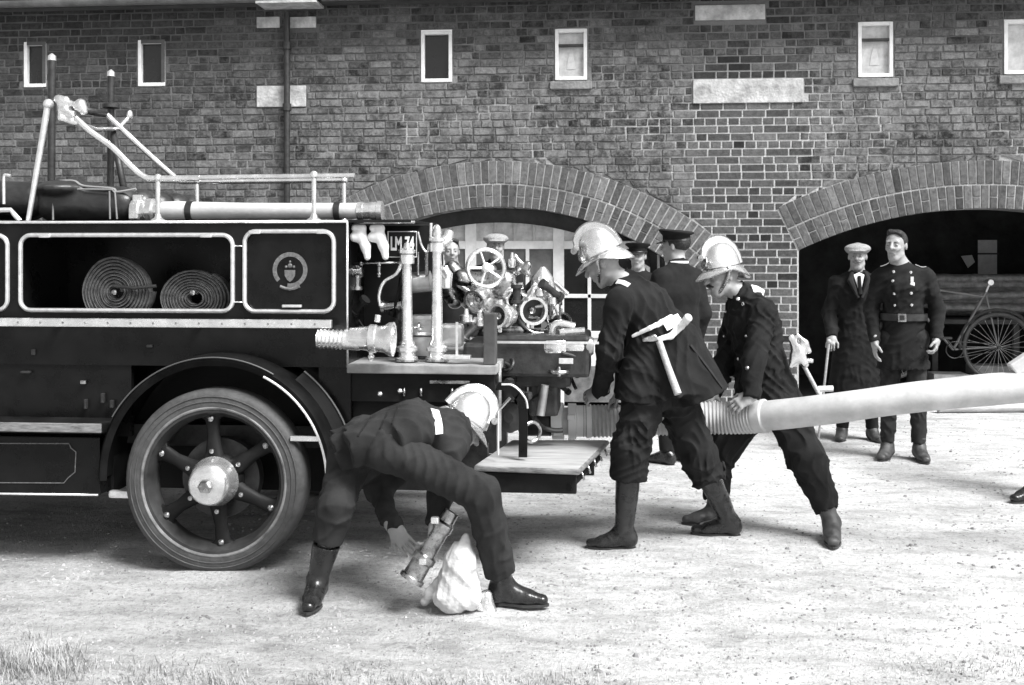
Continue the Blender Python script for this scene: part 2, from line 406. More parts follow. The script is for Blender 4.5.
# ---- brick building
def brick_mat(name, lo, hi, mortar_mix):
    """per-brick value from the face attribute, weathering from noise, patches smeared with mortar"""
    m = bpy.data.materials.new(name); m.use_nodes = True; nt = m.node_tree; b = nt.nodes['Principled BSDF']
    b.inputs['Roughness'].default_value = 0.92; b.inputs['Specular IOR Level'].default_value = 0.25
    at_ = nt.nodes.new('ShaderNodeAttribute'); at_.attribute_name = 'tone'
    tc = nt.nodes.new('ShaderNodeTexCoord')
    def N(scale, det=6, rough=0.6):
        n = nt.nodes.new('ShaderNodeTexNoise'); n.inputs['Scale'].default_value = scale; n.inputs['Detail'].default_value = det; n.inputs['Roughness'].default_value = rough
        nt.links.new(tc.outputs['Object'], n.inputs['Vector']); return n.outputs[0]
    def MR(x, a, b_, c, d):
        r = nt.nodes.new('ShaderNodeMapRange'); r.inputs[1].default_value = a; r.inputs[2].default_value = b_; r.inputs[3].default_value = c; r.inputs[4].default_value = d
        nt.links.new(x, r.inputs[0]); return r.outputs[0]
    base = MR(at_.outputs['Fac'], 0, 1, lo, hi)
    dirt = MR(N(22, 10, 0.8), 0.36, 0.64, 0.5, 1.5)
    mul = nt.nodes.new('ShaderNodeMath'); mul.operation = 'MULTIPLY'; nt.links.new(base, mul.inputs[0]); nt.links.new(dirt, mul.inputs[1])
    patch = MR(N(5.5, 12, 0.82), 0.45, 0.62, 0.0, mortar_mix)
    mix = nt.nodes.new('ShaderNodeMix'); mix.data_type = 'FLOAT'
    sm_ = nt.nodes.new('ShaderNodeAttribute'); sm_.attribute_name = 'smear'
    pm = nt.nodes.new('ShaderNodeMath'); pm.operation = 'MULTIPLY'; nt.links.new(patch, pm.inputs[0]); nt.links.new(sm_.outputs['Fac'], pm.inputs[1]); patch = pm.outputs[0]
    nt.links.new(patch, mix.inputs[0]); nt.links.new(mul.outputs[0], mix.inputs[2]); mix.inputs[3].default_value = 0.26
    nt.links.new(mix.outputs[0], b.inputs['Base Color'])
    bp = nt.nodes.new('ShaderNodeBump'); bp.inputs['Strength'].default_value = 0.5; bp.inputs['Distance'].default_value = 0.01
    nt.links.new(N(70, 8, 0.7), bp.inputs['Height']); nt.links.new(bp.outputs[0], b.inputs['Normal'])
    return m
M_BRICK = brick_mat('weathered_brick', 0.02, 0.165, 0.8)
M_BRICKA = brick_mat('arch_brick', 0.035, 0.19, 0.25)
def mortar_mat():
    """grey lime mortar, repointed pale on the pier between the arches and in odd patches"""
    m = mat('lime_mortar', 0.46, 0.95, bump=0.5, bscale=50); nt = m.node_tree; b = nt.nodes['Principled BSDF']
    g = nt.nodes.new('ShaderNodeNewGeometry'); sp = nt.nodes.new('ShaderNodeSeparateXYZ'); nt.links.new(g.outputs['Position'], sp.inputs[0])
    n = nt.nodes.new('ShaderNodeTexNoise'); n.inputs['Scale'].default_value = 1.8; n.inputs['Detail'].default_value = 9; n.inputs['Roughness'].default_value = .7; nt.links.new(g.outputs['Position'], n.inputs['Vector'])
    def mr(x, a, b_, c, d):
        r = nt.nodes.new('ShaderNodeMapRange'); r.interpolation_type = 'SMOOTHSTEP'; r.inputs[1].default_value = a; r.inputs[2].default_value = b_; r.inputs[3].default_value = c; r.inputs[4].default_value = d; nt.links.new(x, r.inputs[0]); return r.outputs[0]
    def op(o, a, c):
        r = nt.nodes.new('ShaderNodeMath'); r.operation = o; nt.links.new(a, r.inputs[0])
        if isinstance(c, float): r.inputs[1].default_value = c
        else: nt.links.new(c, r.inputs[1])
        return r.outputs[0]
    xa, xb = AX(680, WY), AX(840, WY); zt = AZ(740, 95, WY)
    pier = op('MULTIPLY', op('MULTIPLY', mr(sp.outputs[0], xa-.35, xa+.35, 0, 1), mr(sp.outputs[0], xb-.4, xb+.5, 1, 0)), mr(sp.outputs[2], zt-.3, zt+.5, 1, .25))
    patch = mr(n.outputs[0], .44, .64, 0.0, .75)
    hi = mr(sp.outputs[2], AZ(512, 100, WY)-.3, AZ(512, 40, WY), 1, .35)  # eaves shade put into the mortar colour: pale patches fade upwards
    left = mr(sp.outputs[0], AX(100, WY), AX(420, WY), .3, 1)  # vignette put into the mortar colour: pale patches fade leftwards
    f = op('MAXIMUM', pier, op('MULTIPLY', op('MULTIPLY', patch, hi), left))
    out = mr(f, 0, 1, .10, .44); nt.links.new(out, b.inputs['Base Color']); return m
M_MORTAR = mortar_mat()

WX0, WX1 = AX(-160, WY), AX(1330, WY); WZ1 = AZ(512, -14, WY)+0.25
ARCHES = []
def arch_from(px_c, crown_y, px_r, px_half):
    s_ = (at(px_c+50, 250, WY).x-at(px_c-50, 250, WY).x)/100       # metres per pixel at the arch
    cx = AX(px_c, WY); crown = AZ(px_c, crown_y, WY); r = px_r*s_
    return dict(cx=cx, r=r, cz=crown-r, half=px_half*s_)
A1 = arch_from(497, 207, 293, 193); A2 = arch_from(985, 208.5, 435, 189)
RT = 0.225                                                           # ring thickness
for a in (A1, A2):
    a['spring'] = a['cz']+math.sqrt(a['r']**2-a['half']**2); a['R2'] = a['r']+2*RT+0.02
    a['ang'] = math.asin(a['half']/a['r'])
def arch_gap(a, z, rr, extra=0.0):
    """x interval of the circle of radius rr (opening or ring) at height z"""
    d = rr*rr-(z-a['cz'])**2
    return (a['cx']-math.sqrt(d), a['cx']+math.sqrt(d)) if d > 0 else None
WINS = [(24, 46, 42, 87), (138, 165, 40, 86), (421, 452, 31, 82), (555, 587, 29, 80), (858, 893, 22, 77), (1004, 1035, 20, 74)]
WREC = [(AX(a, WY), AX(b, WY), AZ((a+b)/2, d, WY), AZ((a+b)/2, c, WY)) for a, b, c, d in WINS]
STONES = [(693, 803, 79, 103), (695, 765, 5, 20), (257, 306, 86, 107), (257, 280, 17, 28), (287, 316, 17, 28)]
SREC = [(AX(a, WY), AX(b, WY), AZ((a+b)/2, d, WY), AZ((a+b)/2, c, WY)) for a, b, c, d in STONES]

def opening_edges(a, z, ring):
    """(left x, right x) of the hole cut in the masonry at height z"""
    if ring:
        # ring area: between radial end lines from the springing outwards
        g = arch_gap(a, z, a['R2'])
        zs_out = a['cz']+a['R2']*math.cos(a['ang'])
        if z < a['spring']: return (a['cx']-a['half'], a['cx']+a['half'])
        if z < zs_out:                                              # along the skewback
            d = (z-a['cz'])*math.tan(a['ang']); return (a['cx']-d, a['cx']+d)
        return g
    if z < a['spring']: return (a['cx']-a['half'], a['cx']+a['half'])
    return arch_gap(a, z, a['r'])
bld = empty('brick_building', (AX(512, WY), WY, 0), 'long weathered brick building with two wide arches and a row of small upper windows', 'building')
# mortar face in thin strips that follow the openings
mb = MB(); zs = list(np.arange(0, WZ1, 0.025))+[WZ1]
for z0, z1 in zip(zs[:-1], zs[1:]):
    cuts0 = []; 
    for a in (A1, A2):
        e0 = opening_edges(a, z0, False); e1 = opening_edges(a, z1, False)
        if e0: cuts0.append((e0[0], e0[1], (e1 or (a['cx'], a['cx']))[0], (e1 or (a['cx'], a['cx']))[1]))
    zm = (z0+z1)/2
    for (x0, x1, za, zb) in WREC:
        if za <= zm <= zb: cuts0.append((x0, x1, x0, x1))
    cuts0.sort(); p0 = p1 = WX0
    for c in cuts0+[(WX1, WX1, WX1, WX1)]:
        mb.poly([(p0, WY+.0055, z0), (c[0], WY+.0055, z0), (c[2], WY+.0055, z1), (p1, WY+.0055, z1)])
        p0, p1 = c[1], c[3]
for a in (A1, A2):                                                   # reveals: jambs and the curved soffit, 0.34 m deep
    prof = [(a['cx']-a['half'], 0), (a['cx']-a['half'], a['spring'])]
    prof += [(a['cx']+a['r']*math.sin(t), a['cz']+a['r']*math.cos(t)) for t in np.linspace(-a['ang'], a['ang'], 40)][1:-1]
    prof += [(a['cx']+a['half'], a['spring']), (a['cx']+a['half'], 0)]
    mb.quad_grid([[(x, WY+.0055, z) for x, z in prof], [(x, WY+.36, z) for x, z in prof]], closed=False, sm=False)
for (x0, x1, za, zb) in WREC:
    P_ = [(x0, za), (x1, za), (x1, zb), (x0, zb)]
    mb.quad_grid([[(x, WY+.0055, z) for x, z in P_], [(x, WY+.2, z) for x, z in P_]], closed=True, sm=False)
mb.poly([(WX0, WY+.36, WZ1), (WX1, WY+.36, WZ1), (WX1, WY+.0055, WZ1), (WX0, WY+.0055, WZ1)])
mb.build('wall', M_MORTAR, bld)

# bricks
bv = []; bf = []; tone = []; smear = []
def brick(q, tn, out=0.0, dep=0.014, smr=.4):
    """q: four (x,z) corners counter-clockwise seen from the front"""
    cx = sum(p[0] for p in q)/4; cz = sum(p[1] for p in q)/4
    b = len(bv); y0 = WY-out; ch = 0.004
    for x, z in q: bv.append((x, WY+dep, z))
    for x, z in q: bv.append((x, y0+ch, z))
    for x, z in q:
        dx, dz = cx-x, cz-z; l = math.hypot(dx, dz); bv.append((x+dx/l*ch*1.4, y0, z+dz/l*ch*1.4))
    fs = [(b+8, b+9, b+10, b+11)]+[(b+4+i, b+4+(i+1) % 4, b+8+(i+1) % 4, b+8+i) for i in range(4)]+[(b+i, b+(i+1) % 4, b+4+(i+1) % 4, b+4+i) for i in range(4)]
    bf.extend(fs); tone.extend([tn]*len(fs)); smear.extend([smr]*len(fs))
CH = 0.0765; J = 0.0155
def trims(x0, x1, z0, z1):
    """cut a brick against arch rings, windows and stones; returns corner quads"""
    segs = [(x0, x1, x0, x1)]                                       # (x0 bottom, x1 bottom, x0 top, x1 top)
    for a in (A1, A2):
        e0 = opening_edges(a, z0, True); e1 = opening_edges(a, z1, True); o = []
        if not e0: continue
        if not e1: e1 = (a['cx'], a['cx'])
        e0 = (e0[0]-J, e0[1]+J); e1 = (e1[0]-J, e1[1]+J)
        for s_ in segs:
            l = (s_[0], min(s_[1], e0[0]), s_[2], min(s_[3], e1[0])); r_ = (max(s_[0], e0[1]), s_[1], max(s_[2], e1[1]), s_[3])
            for q in (l, r_):
                if max(q[1]-q[0], q[3]-q[2]) > 0.02:
                    q = list(q)
                    for i_, j_ in ((0, 1), (2, 3)):
                        if q[j_]-q[i_] < .003:
                            if q[0] == s_[0] and q[2] == s_[2]: q[j_] = q[i_]+.003
                            else: q[i_] = q[j_]-.003
                    o.append(tuple(q))
        segs = o
    for (a0, a1, za, zb) in WREC+SREC:
        if z1 <= za+0.02 or z0 >= zb-0.02: continue
        o = []
        for s_ in segs:
            for l, r_ in ((s_[0], min(s_[1], a0-J)), (max(s_[0], a1+J), s_[1])):
                if r_-l > 0.03: o.append((l, r_, l, r_) if (l > s_[0] or r_ < s_[1]) else s_)
        segs = o
    return segs
def reg(x, z):
    """how regular and contrasted the brickwork is: newer pier between the arches, rougher elsewhere"""
    xa, xb = AX(672, WY), AX(830, WY)
    g = min(1, max(0, (x-xa)/0.35))*min(1, max(0, (xb-x)/0.5))
    return g*(1 if z < AZ(740, 60, WY) else 0.4)
row = 0; z = 0.0
while z < WZ1-0.02:
    x = WX0+(0.0 if row % 2 else 0.06); k = 0
    hz = CH if row % 17 else CH
    band = abs(z-AZ(512, 80, WY)) < CH*0.5                           # dark string course under the windows
    while x < WX1:
        head = (row % 3 == 1 and random.random() < .85) or random.random() < .2
        w = 0.112 if head else 0.225
        rg = reg(x+w/2, z)
        if rg < 0.5 and random.random() < .25: w *= random.uniform(0.7, 1.1)
        w = min(w, WX1-x)
        if w > 0.03:
            jt = 0.0015+0.003*(1-rg)
            for s_ in trims(x+J/2, x+w-J/2, z+J/2, z+hz-J/2):
                r1 = lambda: random.uniform(-jt, jt)
                q = [(s_[0]+r1(), z+J/2+r1()), (s_[1]+r1(), z+J/2+r1()), (s_[3]+r1(), z+hz-J/2+r1()), (s_[2]+r1(), z+hz-J/2+r1())]
                t = random.gauss(0.36, 0.16) if rg > 0.5 else random.gauss(0.42, 0.22)
                if rg < 0.5 and random.random() < 0.10: t += 0.3
                if rg >= .5: t += .04
                nz = noise.noise((x*0.5, z*0.8, 3)); t += 0.22*nz
                if random.random() < .1: t -= 0.25
                if band: t = 0.08+random.random()*0.1
                sx, sz = AX(640, WY), AZ(640, 122, WY)              # soot stain below the fourth window
                st = math.exp(-(((x+w/2-sx)/0.42)**2+((z-sz)/0.2)**2)**1.5); t = t*(1-0.85*st)
                lf = min(1, max(0, (AX(330, WY)-x)/2.2)); t *= 1-0.7*lf*min(1, max(0, (z-2.6)/0.6))   # upper left painted darker, standing in for shade and vignette
                t *= 1-0.5*min(1, max(0, (z-(AZ(512, 50, WY)))/0.35))                                    # eaves shade painted into the top courses
                brick(q, max(0, min(1.3, t)), out=random.uniform(0, 0.0035) if rg < .5 else random.uniform(0, .0015), smr=(1-rg)*(1-.75*lf)*(1-.7*min(1, max(0, (z-AZ(512, 95, WY))/.5))))  # pale smears fade left and upwards with the same painted shade
        x += w; k += 1
    z += hz; row += 1
def finish_bricks(name, m, parent):
    global bv, bf, tone, smear
    me = bpy.data.meshes.new(name); o_ = Vector((WX0, WY, 0))
    me.from_pydata([(a-o_.x, b-o_.y, c) for a, b, c in bv], [], bf)
    at_ = me.attributes.new('tone', 'FLOAT', 'FACE'); at_.data.foreach_set('value', tone); a2 = me.attributes.new('smear', 'FLOAT', 'FACE'); a2.data.foreach_set('value', smear)
    me.materials.append(m); me.update(); o = bpy.data.objects.new(name, me); o.location = o_
    bv, bf, tone, smear = [], [], [], []
    return link(o, parent)
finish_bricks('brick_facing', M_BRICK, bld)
for a in (A1, A2):                                                   # arch rings: two courses of bricks on end
    for ring in (0, 1):
        r0 = a['r']+ring*(RT+J); r1 = r0+RT; step = 0.079/(r0+RT/2); n = int(2*a['ang']/step); step = 2*a['ang']/n
        for i in range(n):
            t0 = -a['ang']+i*step+0.0065/r0; t1 = t0+step-0.013/r0
            pc = lambda r_, t_: (a['cx']+r_*math.sin(t_), a['cz']+r_*math.cos(t_))
            t = random.gauss(0.45 if ring else 0.36, 0.17)
            if a is A1: t += .1
            parts = [(r0, r1)] if (i+ring) % 2 or ring == 1 else [(r0, r0+RT*.48), (r0+RT*.52, r1)]
            for ra, rb in parts:
                tt = max(0.02, t+random.uniform(-.06, .06))
                brick([pc(ra, t0), pc(ra, t1), pc(rb, t1), pc(rb, t0)], tt, out=0.004+random.uniform(0, .003), dep=0.36 if ring == 0 and ra == r0 else .014)
    finish_bricks('arch_ring', M_BRICKA, bld)
    m = MB(); n_ = 60                                                # pale pointing between the arch bricks
    m.quad_grid([[(a['cx']+r_*math.sin(t), WY+.002, a['cz']+r_*math.cos(t)) for t in np.linspace(-a['ang'], a['ang'], n_)] for r_ in (a['r']+.004, a['r']+2*RT+.014)], closed=False)
    m.build('arch_pointing', mat('arch_mortar', .36, .95, var=.5, scale=5, bump=.4, bscale=60), bld, fix=False)
for a in (A1, A2):                                                   # bricks showing in the jamb reveals
    for sgn in (-1, 1):
        xj = a['cx']+sgn*a['half']; zz = 0.0; k = 0
        mj = MB()
        while zz < a['spring']-0.02:
            ys = [WY+0.02, WY+0.13, WY+0.35] if k % 2 else [WY+0.02, WY+.24, WY+0.35]
            for y0, y1 in zip(ys[:-1], ys[1:]):
                mj.box((min(xj-sgn*.004, xj+sgn*.02), y0+J/2, zz+J/2), (max(xj-sgn*.004, xj+sgn*.02), y1-J/2, min(zz+CH, a['spring'])-J/2))
            zz += CH; k += 1
        mj.build('jamb_brick', mat('jamb_brick', .12, .9, var=.5, scale=7, bump=.4, bscale=60), bld)
for i, (x0, x1, za, zb) in enumerate(SREC):
    m = MB(); m.bbox(((x0+x1)/2, WY+0.03, (za+zb)/2), (x1-x0, 0.09, zb-za), bev=0.006); m.build('stone_block', M_STONE, bld)
M_SILL = mat('weathered_sill_stone', 0.2, 0.85, var=0.35, scale=9, bump=0.4, bscale=40)
for i, (x0, x1, za, zb) in enumerate(WREC):
    w_ = x1-x0; cx = (x0+x1)/2
    m = MB(); fw = 0.035
    for lo, hi in (((x0, za), (x0+fw, zb)), ((x1-fw, za), (x1, zb)), ((x0+fw, za), (x1-fw, za+fw)), ((x0+fw, zb-fw), (x1-fw, zb))):
        m.box((lo[0], WY-.006, lo[1]), (hi[0], WY+.07, hi[1]))
    f_ = m.build('window', M_WPAINT, bld, bevel=.004)
    if i < 2:                                                        # dark strips over head and right stile, standing in for shade
        g = MB(); g.box((x0+fw+.001, WY-.010, zb-fw-.001), (x1+.002, WY-.007, zb+.002)); g.box((x1-fw-.001, WY-.010, za+fw*1.1), (x1+.002, WY-.007, zb-fw-.002)); g.build('painted_frame_shade', M_WOODD, f_)
    g = MB(); g.box((x0+fw, WY+.045, za+fw), (x1-fw, WY+.05, zb-fw)); g.build('pane', M_GLASSD if i < 3 else M_GLASSP, f_)
    if i in (3, 4):
        g = MB(); zz = za+(zb-za)*0.68; g.box((x0+.004, WY-.004, zz-.012), (x1-.004, WY+.042, zz+.012)); g.build('glazing_bar', M_IRON, f_)
    if i in (3, 4):                                                  # drawn net curtain, paler at the gap
        g = MB(); zc = za+(zb-za)*.36
        g.prism([(cx-.045, zc-.07), (cx+.045, zc-.07), (cx+.035, zc+.01), (cx+.015, zc+.09), (cx-.015, zc+.09), (cx-.035, zc+.01)], WY+.040, WY+.043)
        g.build('curtain', mat('old_net', .58, .8, var=.2, scale=20), f_)
    if i > 2:
        m = MB(); m.bbox((cx, WY+.02, za-.055), (w_+.1, .1, .08), bev=.01); m.build('sill', M_SILL, bld)
# eaves gutter, fascia and the foot of the roof
gz = AZ(0, 9, WY-.25)
xg0, xg1, xg2 = WX0, AX(256, WY-.25), AX(322, WY-.25)
for a, b in ((xg0, xg1), (xg2, WX1)):
    m = MB(); n = 10
    rows = [[(x, WY-.25+.06*math.cos(t), gz+.07-.06*math.sin(t)) for t in np.linspace(0, math.pi, n)]+[(x, WY-.25-.052, gz+.07), (x, WY-.25+.052, gz+.07)] for x in (a, b)]
    m.quad_grid(rows, closed=True); m.poly(rows[0]); m.poly(rows[1][::-1]); m.build('gutter', mat('gutter_paint', .13, .5, var=.4, scale=6), bld)
m = MB(); m.box((WX0, WY-.16, gz+.02), (WX1, WY-.012, gz+.2)); m.build('fascia', M_WOODD, bld)
m = MB(); m.box((xg1, WY-.31, gz+.03), (xg2, WY-.165, gz+.16)); m.build('rainwater_hopper', mat('hopper_paint', .05, .5), bld)
m = MB(); m.box((xg1+.02, WY-.33, gz-.012), (xg2-.04, WY-.02, gz+.012)); m.build('bracket', M_STONE, bld)
m = MB(); zr = gz+.14; m.poly([(WX0, WY-.33, zr+.02), (WX1, WY-.33, zr+.02), (WX1, WY+5.5, zr+3.6), (WX0, WY+5.5, zr+3.6)]); m.poly([(WX0, WY-.33, zr), (WX0, WY+5.5, zr+3.58), (WX1, WY+5.5, zr+3.58), (WX1, WY-.33, zr)])
m.build('roof', mat('slate', .06, .7, var=.4, scale=5, bump=.3), bld)
# downpipe
xp = AX(287, WY-.06); m = MB(); m.tube([(xp, WY-.06, 0.0), (xp, WY-.06, gz-.05)], .032, 12)
for zc in (AZ(287, 47, WY), AZ(287, 108, WY), AZ(287, 180, WY), 1.0): m.lathe((xp, WY-.06, zc), (0, 0, 1), [(-.035, .033), (-.035, .045), (.035, .045), (.035, .033)], 12, cap=False)
m.build('downpipe', M_IRON, bld)

# interiors: shed behind the right arch, coach house behind the left one
for a, dz, nm in ((A1, 14.5, 'left'), (A2, 14.2, 'right')):
    m = MB(); x0, x1 = (a['cx']-a['half']-.5, a['cx']+a['half']+.6); zt = a['cz']+a['r']+.35
    m.poly([(x0, dz, 0), (x1, dz, 0), (x1, dz, zt), (x0, dz, zt)]); m.poly([(x0, WY+.36, 0), (x0, dz, 0), (x0, dz, zt), (x0, WY+.36, zt)])
    m.poly([(x1, WY+.36, 0), (x1, WY+.36, zt), (x1, dz, zt), (x1, dz, 0)]); m.poly([(x0, WY+.36, zt), (x0, dz, zt), (x1, dz, zt), (x1, WY+.36, zt)])
    # inner face of the front wall
    prof = [(x0, zt), (x0, 0), (a['cx']-a['half'], 0), (a['cx']-a['half'], a['spring'])]
    m2 = [(a['cx']+a['r']*math.sin(t), a['cz']+a['r']*math.cos(t)) for t in np.linspace(-a['ang'], a['ang'], 24)]
    for (p, q) in zip(m2[:-1], m2[1:]): m.poly([(p[0], WY+.36, p[1]), (q[0], WY+.36, q[1]), (q[0], WY+.36, zt), (p[0], WY+.36, zt)])
    m.poly([(x0, WY+.36, 0), (m2[0][0], WY+.36, 0), (m2[0][0], WY+.36, zt), (x0, WY+.36, zt)])
    m.poly([(m2[-1][0], WY+.36, 0), (x1, WY+.36, 0), (x1, WY+.36, zt), (m2[-1][0], WY+.36, zt)])
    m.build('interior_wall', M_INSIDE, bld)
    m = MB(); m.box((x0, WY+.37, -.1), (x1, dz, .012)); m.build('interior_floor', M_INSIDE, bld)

# glazed coach-house screen in the left arch (white joinery)
SY = WY+.24
scr = empty('glazed_screen', (A1['cx'], SY, 0), 'white painted glazed timber doors filling the arch behind the fire engine', 'door')
def sbar(px0, px1, py0, py1, name, m_=M_WPAINT, y=SY, th=.06, parent=scr):
    x0, x1 = AX(px0, y), AX(px1, y); z0 = AZ(px0, py1, y); z1 = AZ(px0, py0, y); m = MB(); m.box((x0, y, z0), (x1, y+th, z1)); return m.build(name, m_, parent, bevel=.004)
def arch_y(px, rr=0):                                                # top of the screen under the arch, as height
    x = AX(px, SY); return a_top(x)
def a_top(x): return A1['cz']+math.sqrt(max(.01, (A1['r']-.15)**2-(x-A1['cx'])**2))
def spost(px0, px1, name='post', z0=0.0, m_=M_WPAINT, y=SY, th=.07):
    x0, x1 = AX(px0, y), AX(px1, y); m = MB(); m.prism([(x0, z0), (x1, z0), (x1, a_top(x1)), (x0, a_top(x0))], y, y+th); return m.build(name, m_, scr, bevel=.004)
HB = AZ(500, 241, SY)
m = MB(); m.prism([(A1['cx']-A1['half'], A1['spring']-.3), (A1['cx']+A1['half'], A1['spring']-.3)]+[(A1['cx']+(A1['r']-.004)*math.sin(t), A1['cz']+(A1['r']-.004)*math.cos(t)) for t in np.linspace(A1['ang'], -A1['ang'], 30)], SY+.08, SY+.1)
m.build('head_board', M_WOODD, scr)
for p0, p1 in ((324, 334), (395, 405), (465, 476), (553, 564), (640, 650), (684, 690)): spost(p0, p1)
for p0, p1 in ((334, 395), (405, 465), (476, 553), (564, 640), (650, 684)):
    sbar(p0, p1, 241, 249, 'transom', th=.05)
    sbar(p0, p1, 331, 338, 'rail', th=.05)
    sbar(p0, p1, 338, 366, 'middle_panel', M_WPAINT, SY+.015, .03); sbar(p0, p1, 366, 402, 'bottom_panel', mat('dark_mottled_paint', .12, .8, var=.7, scale=9), SY+.015, .03)  # bottom panels coloured dark and mottled
    mid = (p0+p1)/2
    sbar(p0, p1, 294, 298, 'muntin', th=.04)
    for q in ((mid,) if p1-p0 < 60 else (p0+(p1-p0)/3, p0+2*(p1-p0)/3)):
        sbar(q-1.8, q+1.8, 249, 331, 'muntin', th=.036)
    x0, x1 = AX(p0, SY), AX(p1, SY)
    m = MB(); m.box((x0, SY+.022, AZ(p0, 331, SY)), (x1, SY+.026, AZ(p0, 249, SY))); m.build('pane', M_GLASSD if p0 > 540 or p0 < 400 else mat('hazy_pane', .12, .2, var=.5, scale=4), scr)
    # upper lights: pale panes with grey upright bars between
    m = MB(); m.prism([(x0, HB), (x1, HB)]+[(x, a_top(x)-.0) for x in np.linspace(x1, x0, 8)], SY+.03, SY+.034); m.build('pane', M_GLASSP if p0 != 334 else M_GLASSD, scr)
    for k in range(1, 4):
        q = p0+(p1-p0)*k/4; spost(q-1.2, q+1.2, 'muntin', HB, M_GPAINT, SY+.004, .03)

# things in the shed behind the right arch
bk = empty('wall_papers', at(985, 260, 14.1), 'white sheet pinned to the dark shed wall beside a curled scrap', 'notice', None)
def quadsheet(pts, name, m_, parent, th=.006):
    P_ = [Vector(p) for p in pts]; m = MB(); m.poly(P_); m.poly([p+Vector((0, th, 0)) for p in P_][::-1])
    for i in range(len(P_)): m.poly([P_[i], P_[(i+1) % len(P_)], P_[(i+1) % len(P_)]+Vector((0, th, 0)), P_[i]+Vector((0, th, 0))])
    return m.build(name, m_, parent)
quadsheet([at(978, 274, 14.15), at(997, 274, 14.15), at(997, 240, 14.15), at(978, 240, 14.15)], 'sheet', M_PAPER, bk)
m = MB(); m.box((AX(977, 14.12), 14.10, AZ(985, 254.5, 14.12)), (AX(998, 14.12), 14.14, AZ(985, 253, 14.12))); m.build('batten', M_WOODD, bk)
t = quadsheet([at(961, 256, 14.1), at(968, 268, 14.1), at(975, 262, 14.06), at(972, 255, 14.06)], 'paper_scrap', M_PAPER, None); tag(t, 'small curled pale scrap hanging left of the white sheet', 'paper')
quad = None
# heap of folded sacking on a bench, light box below
bench = empty('shed_bench', (AX(985, 12.6), 12.6, 0), 'low dark bench under the heaped sacking in the shed', 'bench')
zb = AZ(985, 318, 12.6)
m = MB(); m.box((AX(925, 12.6), 12.3, zb-.05), (AX(1100, 12.6), 13.0, zb)); m.build('top', M_WOODD, bench, bevel=.005)
for px in (930, 1010, 1094):
    m = MB(); x = AX(px, 12.6); m.box((x-.03, 12.4, 0), (x+.03, 12.46, zb-.05)); m.build('leg', M_WOODD, bench)
s_ = SDF(.012)
for i in range(9):
    y = 12.5+random.uniform(-.05, .3); pz = 312-i*4.2
    s_.cap(at(930+random.uniform(-4, 14), pz+random.uniform(-2, 2), y), at(1080+random.uniform(-40, 20), pz+random.uniform(-3, 3), y), .05, .045, k=.015, flat=((0, 1, 0), 2.2))
V, F = s_.build(wr=.012, seed=3, wfreq=16)
tag(obj_np('sack_heap', V, F, M_SACK, origin=(AX(990, 12.6), 12.6, zb)), 'heap of folded dark sacking piled on the shed bench', 'sacks')
m = MB(); m.bbox(at(948, 324, 12.0), (.36, .3, .30), bev=.01); c_ = m.build('wooden_crate', mat('crate_boards', .3, .8, var=.4, scale=10, bump=.2), None)
c_.location.z = 0.0; 
bpy.context.view_layer.update()
c_.scale.z = 1.0
tag(c_, 'pale wooden crate standing behind the bicycle', 'crate')
for k, sx_ in enumerate((.0,)):
    m = MB()
    for q in (.06, .15, .24): m.box((AX(948, 12)-.19, 11.835, q), (AX(948, 12)+.19, 11.848, q+.06))
    m.build('slat', mat('crate_slat', .38, .8, var=.4, scale=10), c_)
m = MB(); m.bbox((AX(1000, 12.1), 12.1, .33), (.62, .3, .1), bev=.01); m.box((AX(1000, 12.1)-.28, 12.0, 0), (AX(1000, 12.1)-.24, 12.2, .28)); m.box((AX(1000, 12.1)+.24, 12.0, 0), (AX(1000, 12.1)+.28, 12.2, .28))
tag(m.build('plank_stool', mat('stool_wood', .25, .8, var=.4, scale=9), None), 'low pale plank stool behind the bicycle wheel', 'stool')
# pale timber lying along the threshold of the right arch
m = MB(); p0, p1 = gr(938, 413), gr(1180, 411); m.tube([p0+Vector((0, 0, .05)), p1+Vector((0, 0, .05))], .045, 14)
tag(m.build('timber_pole', M_WOOD, None), 'pale round pole lying on the ground below the bicycle', 'pole')

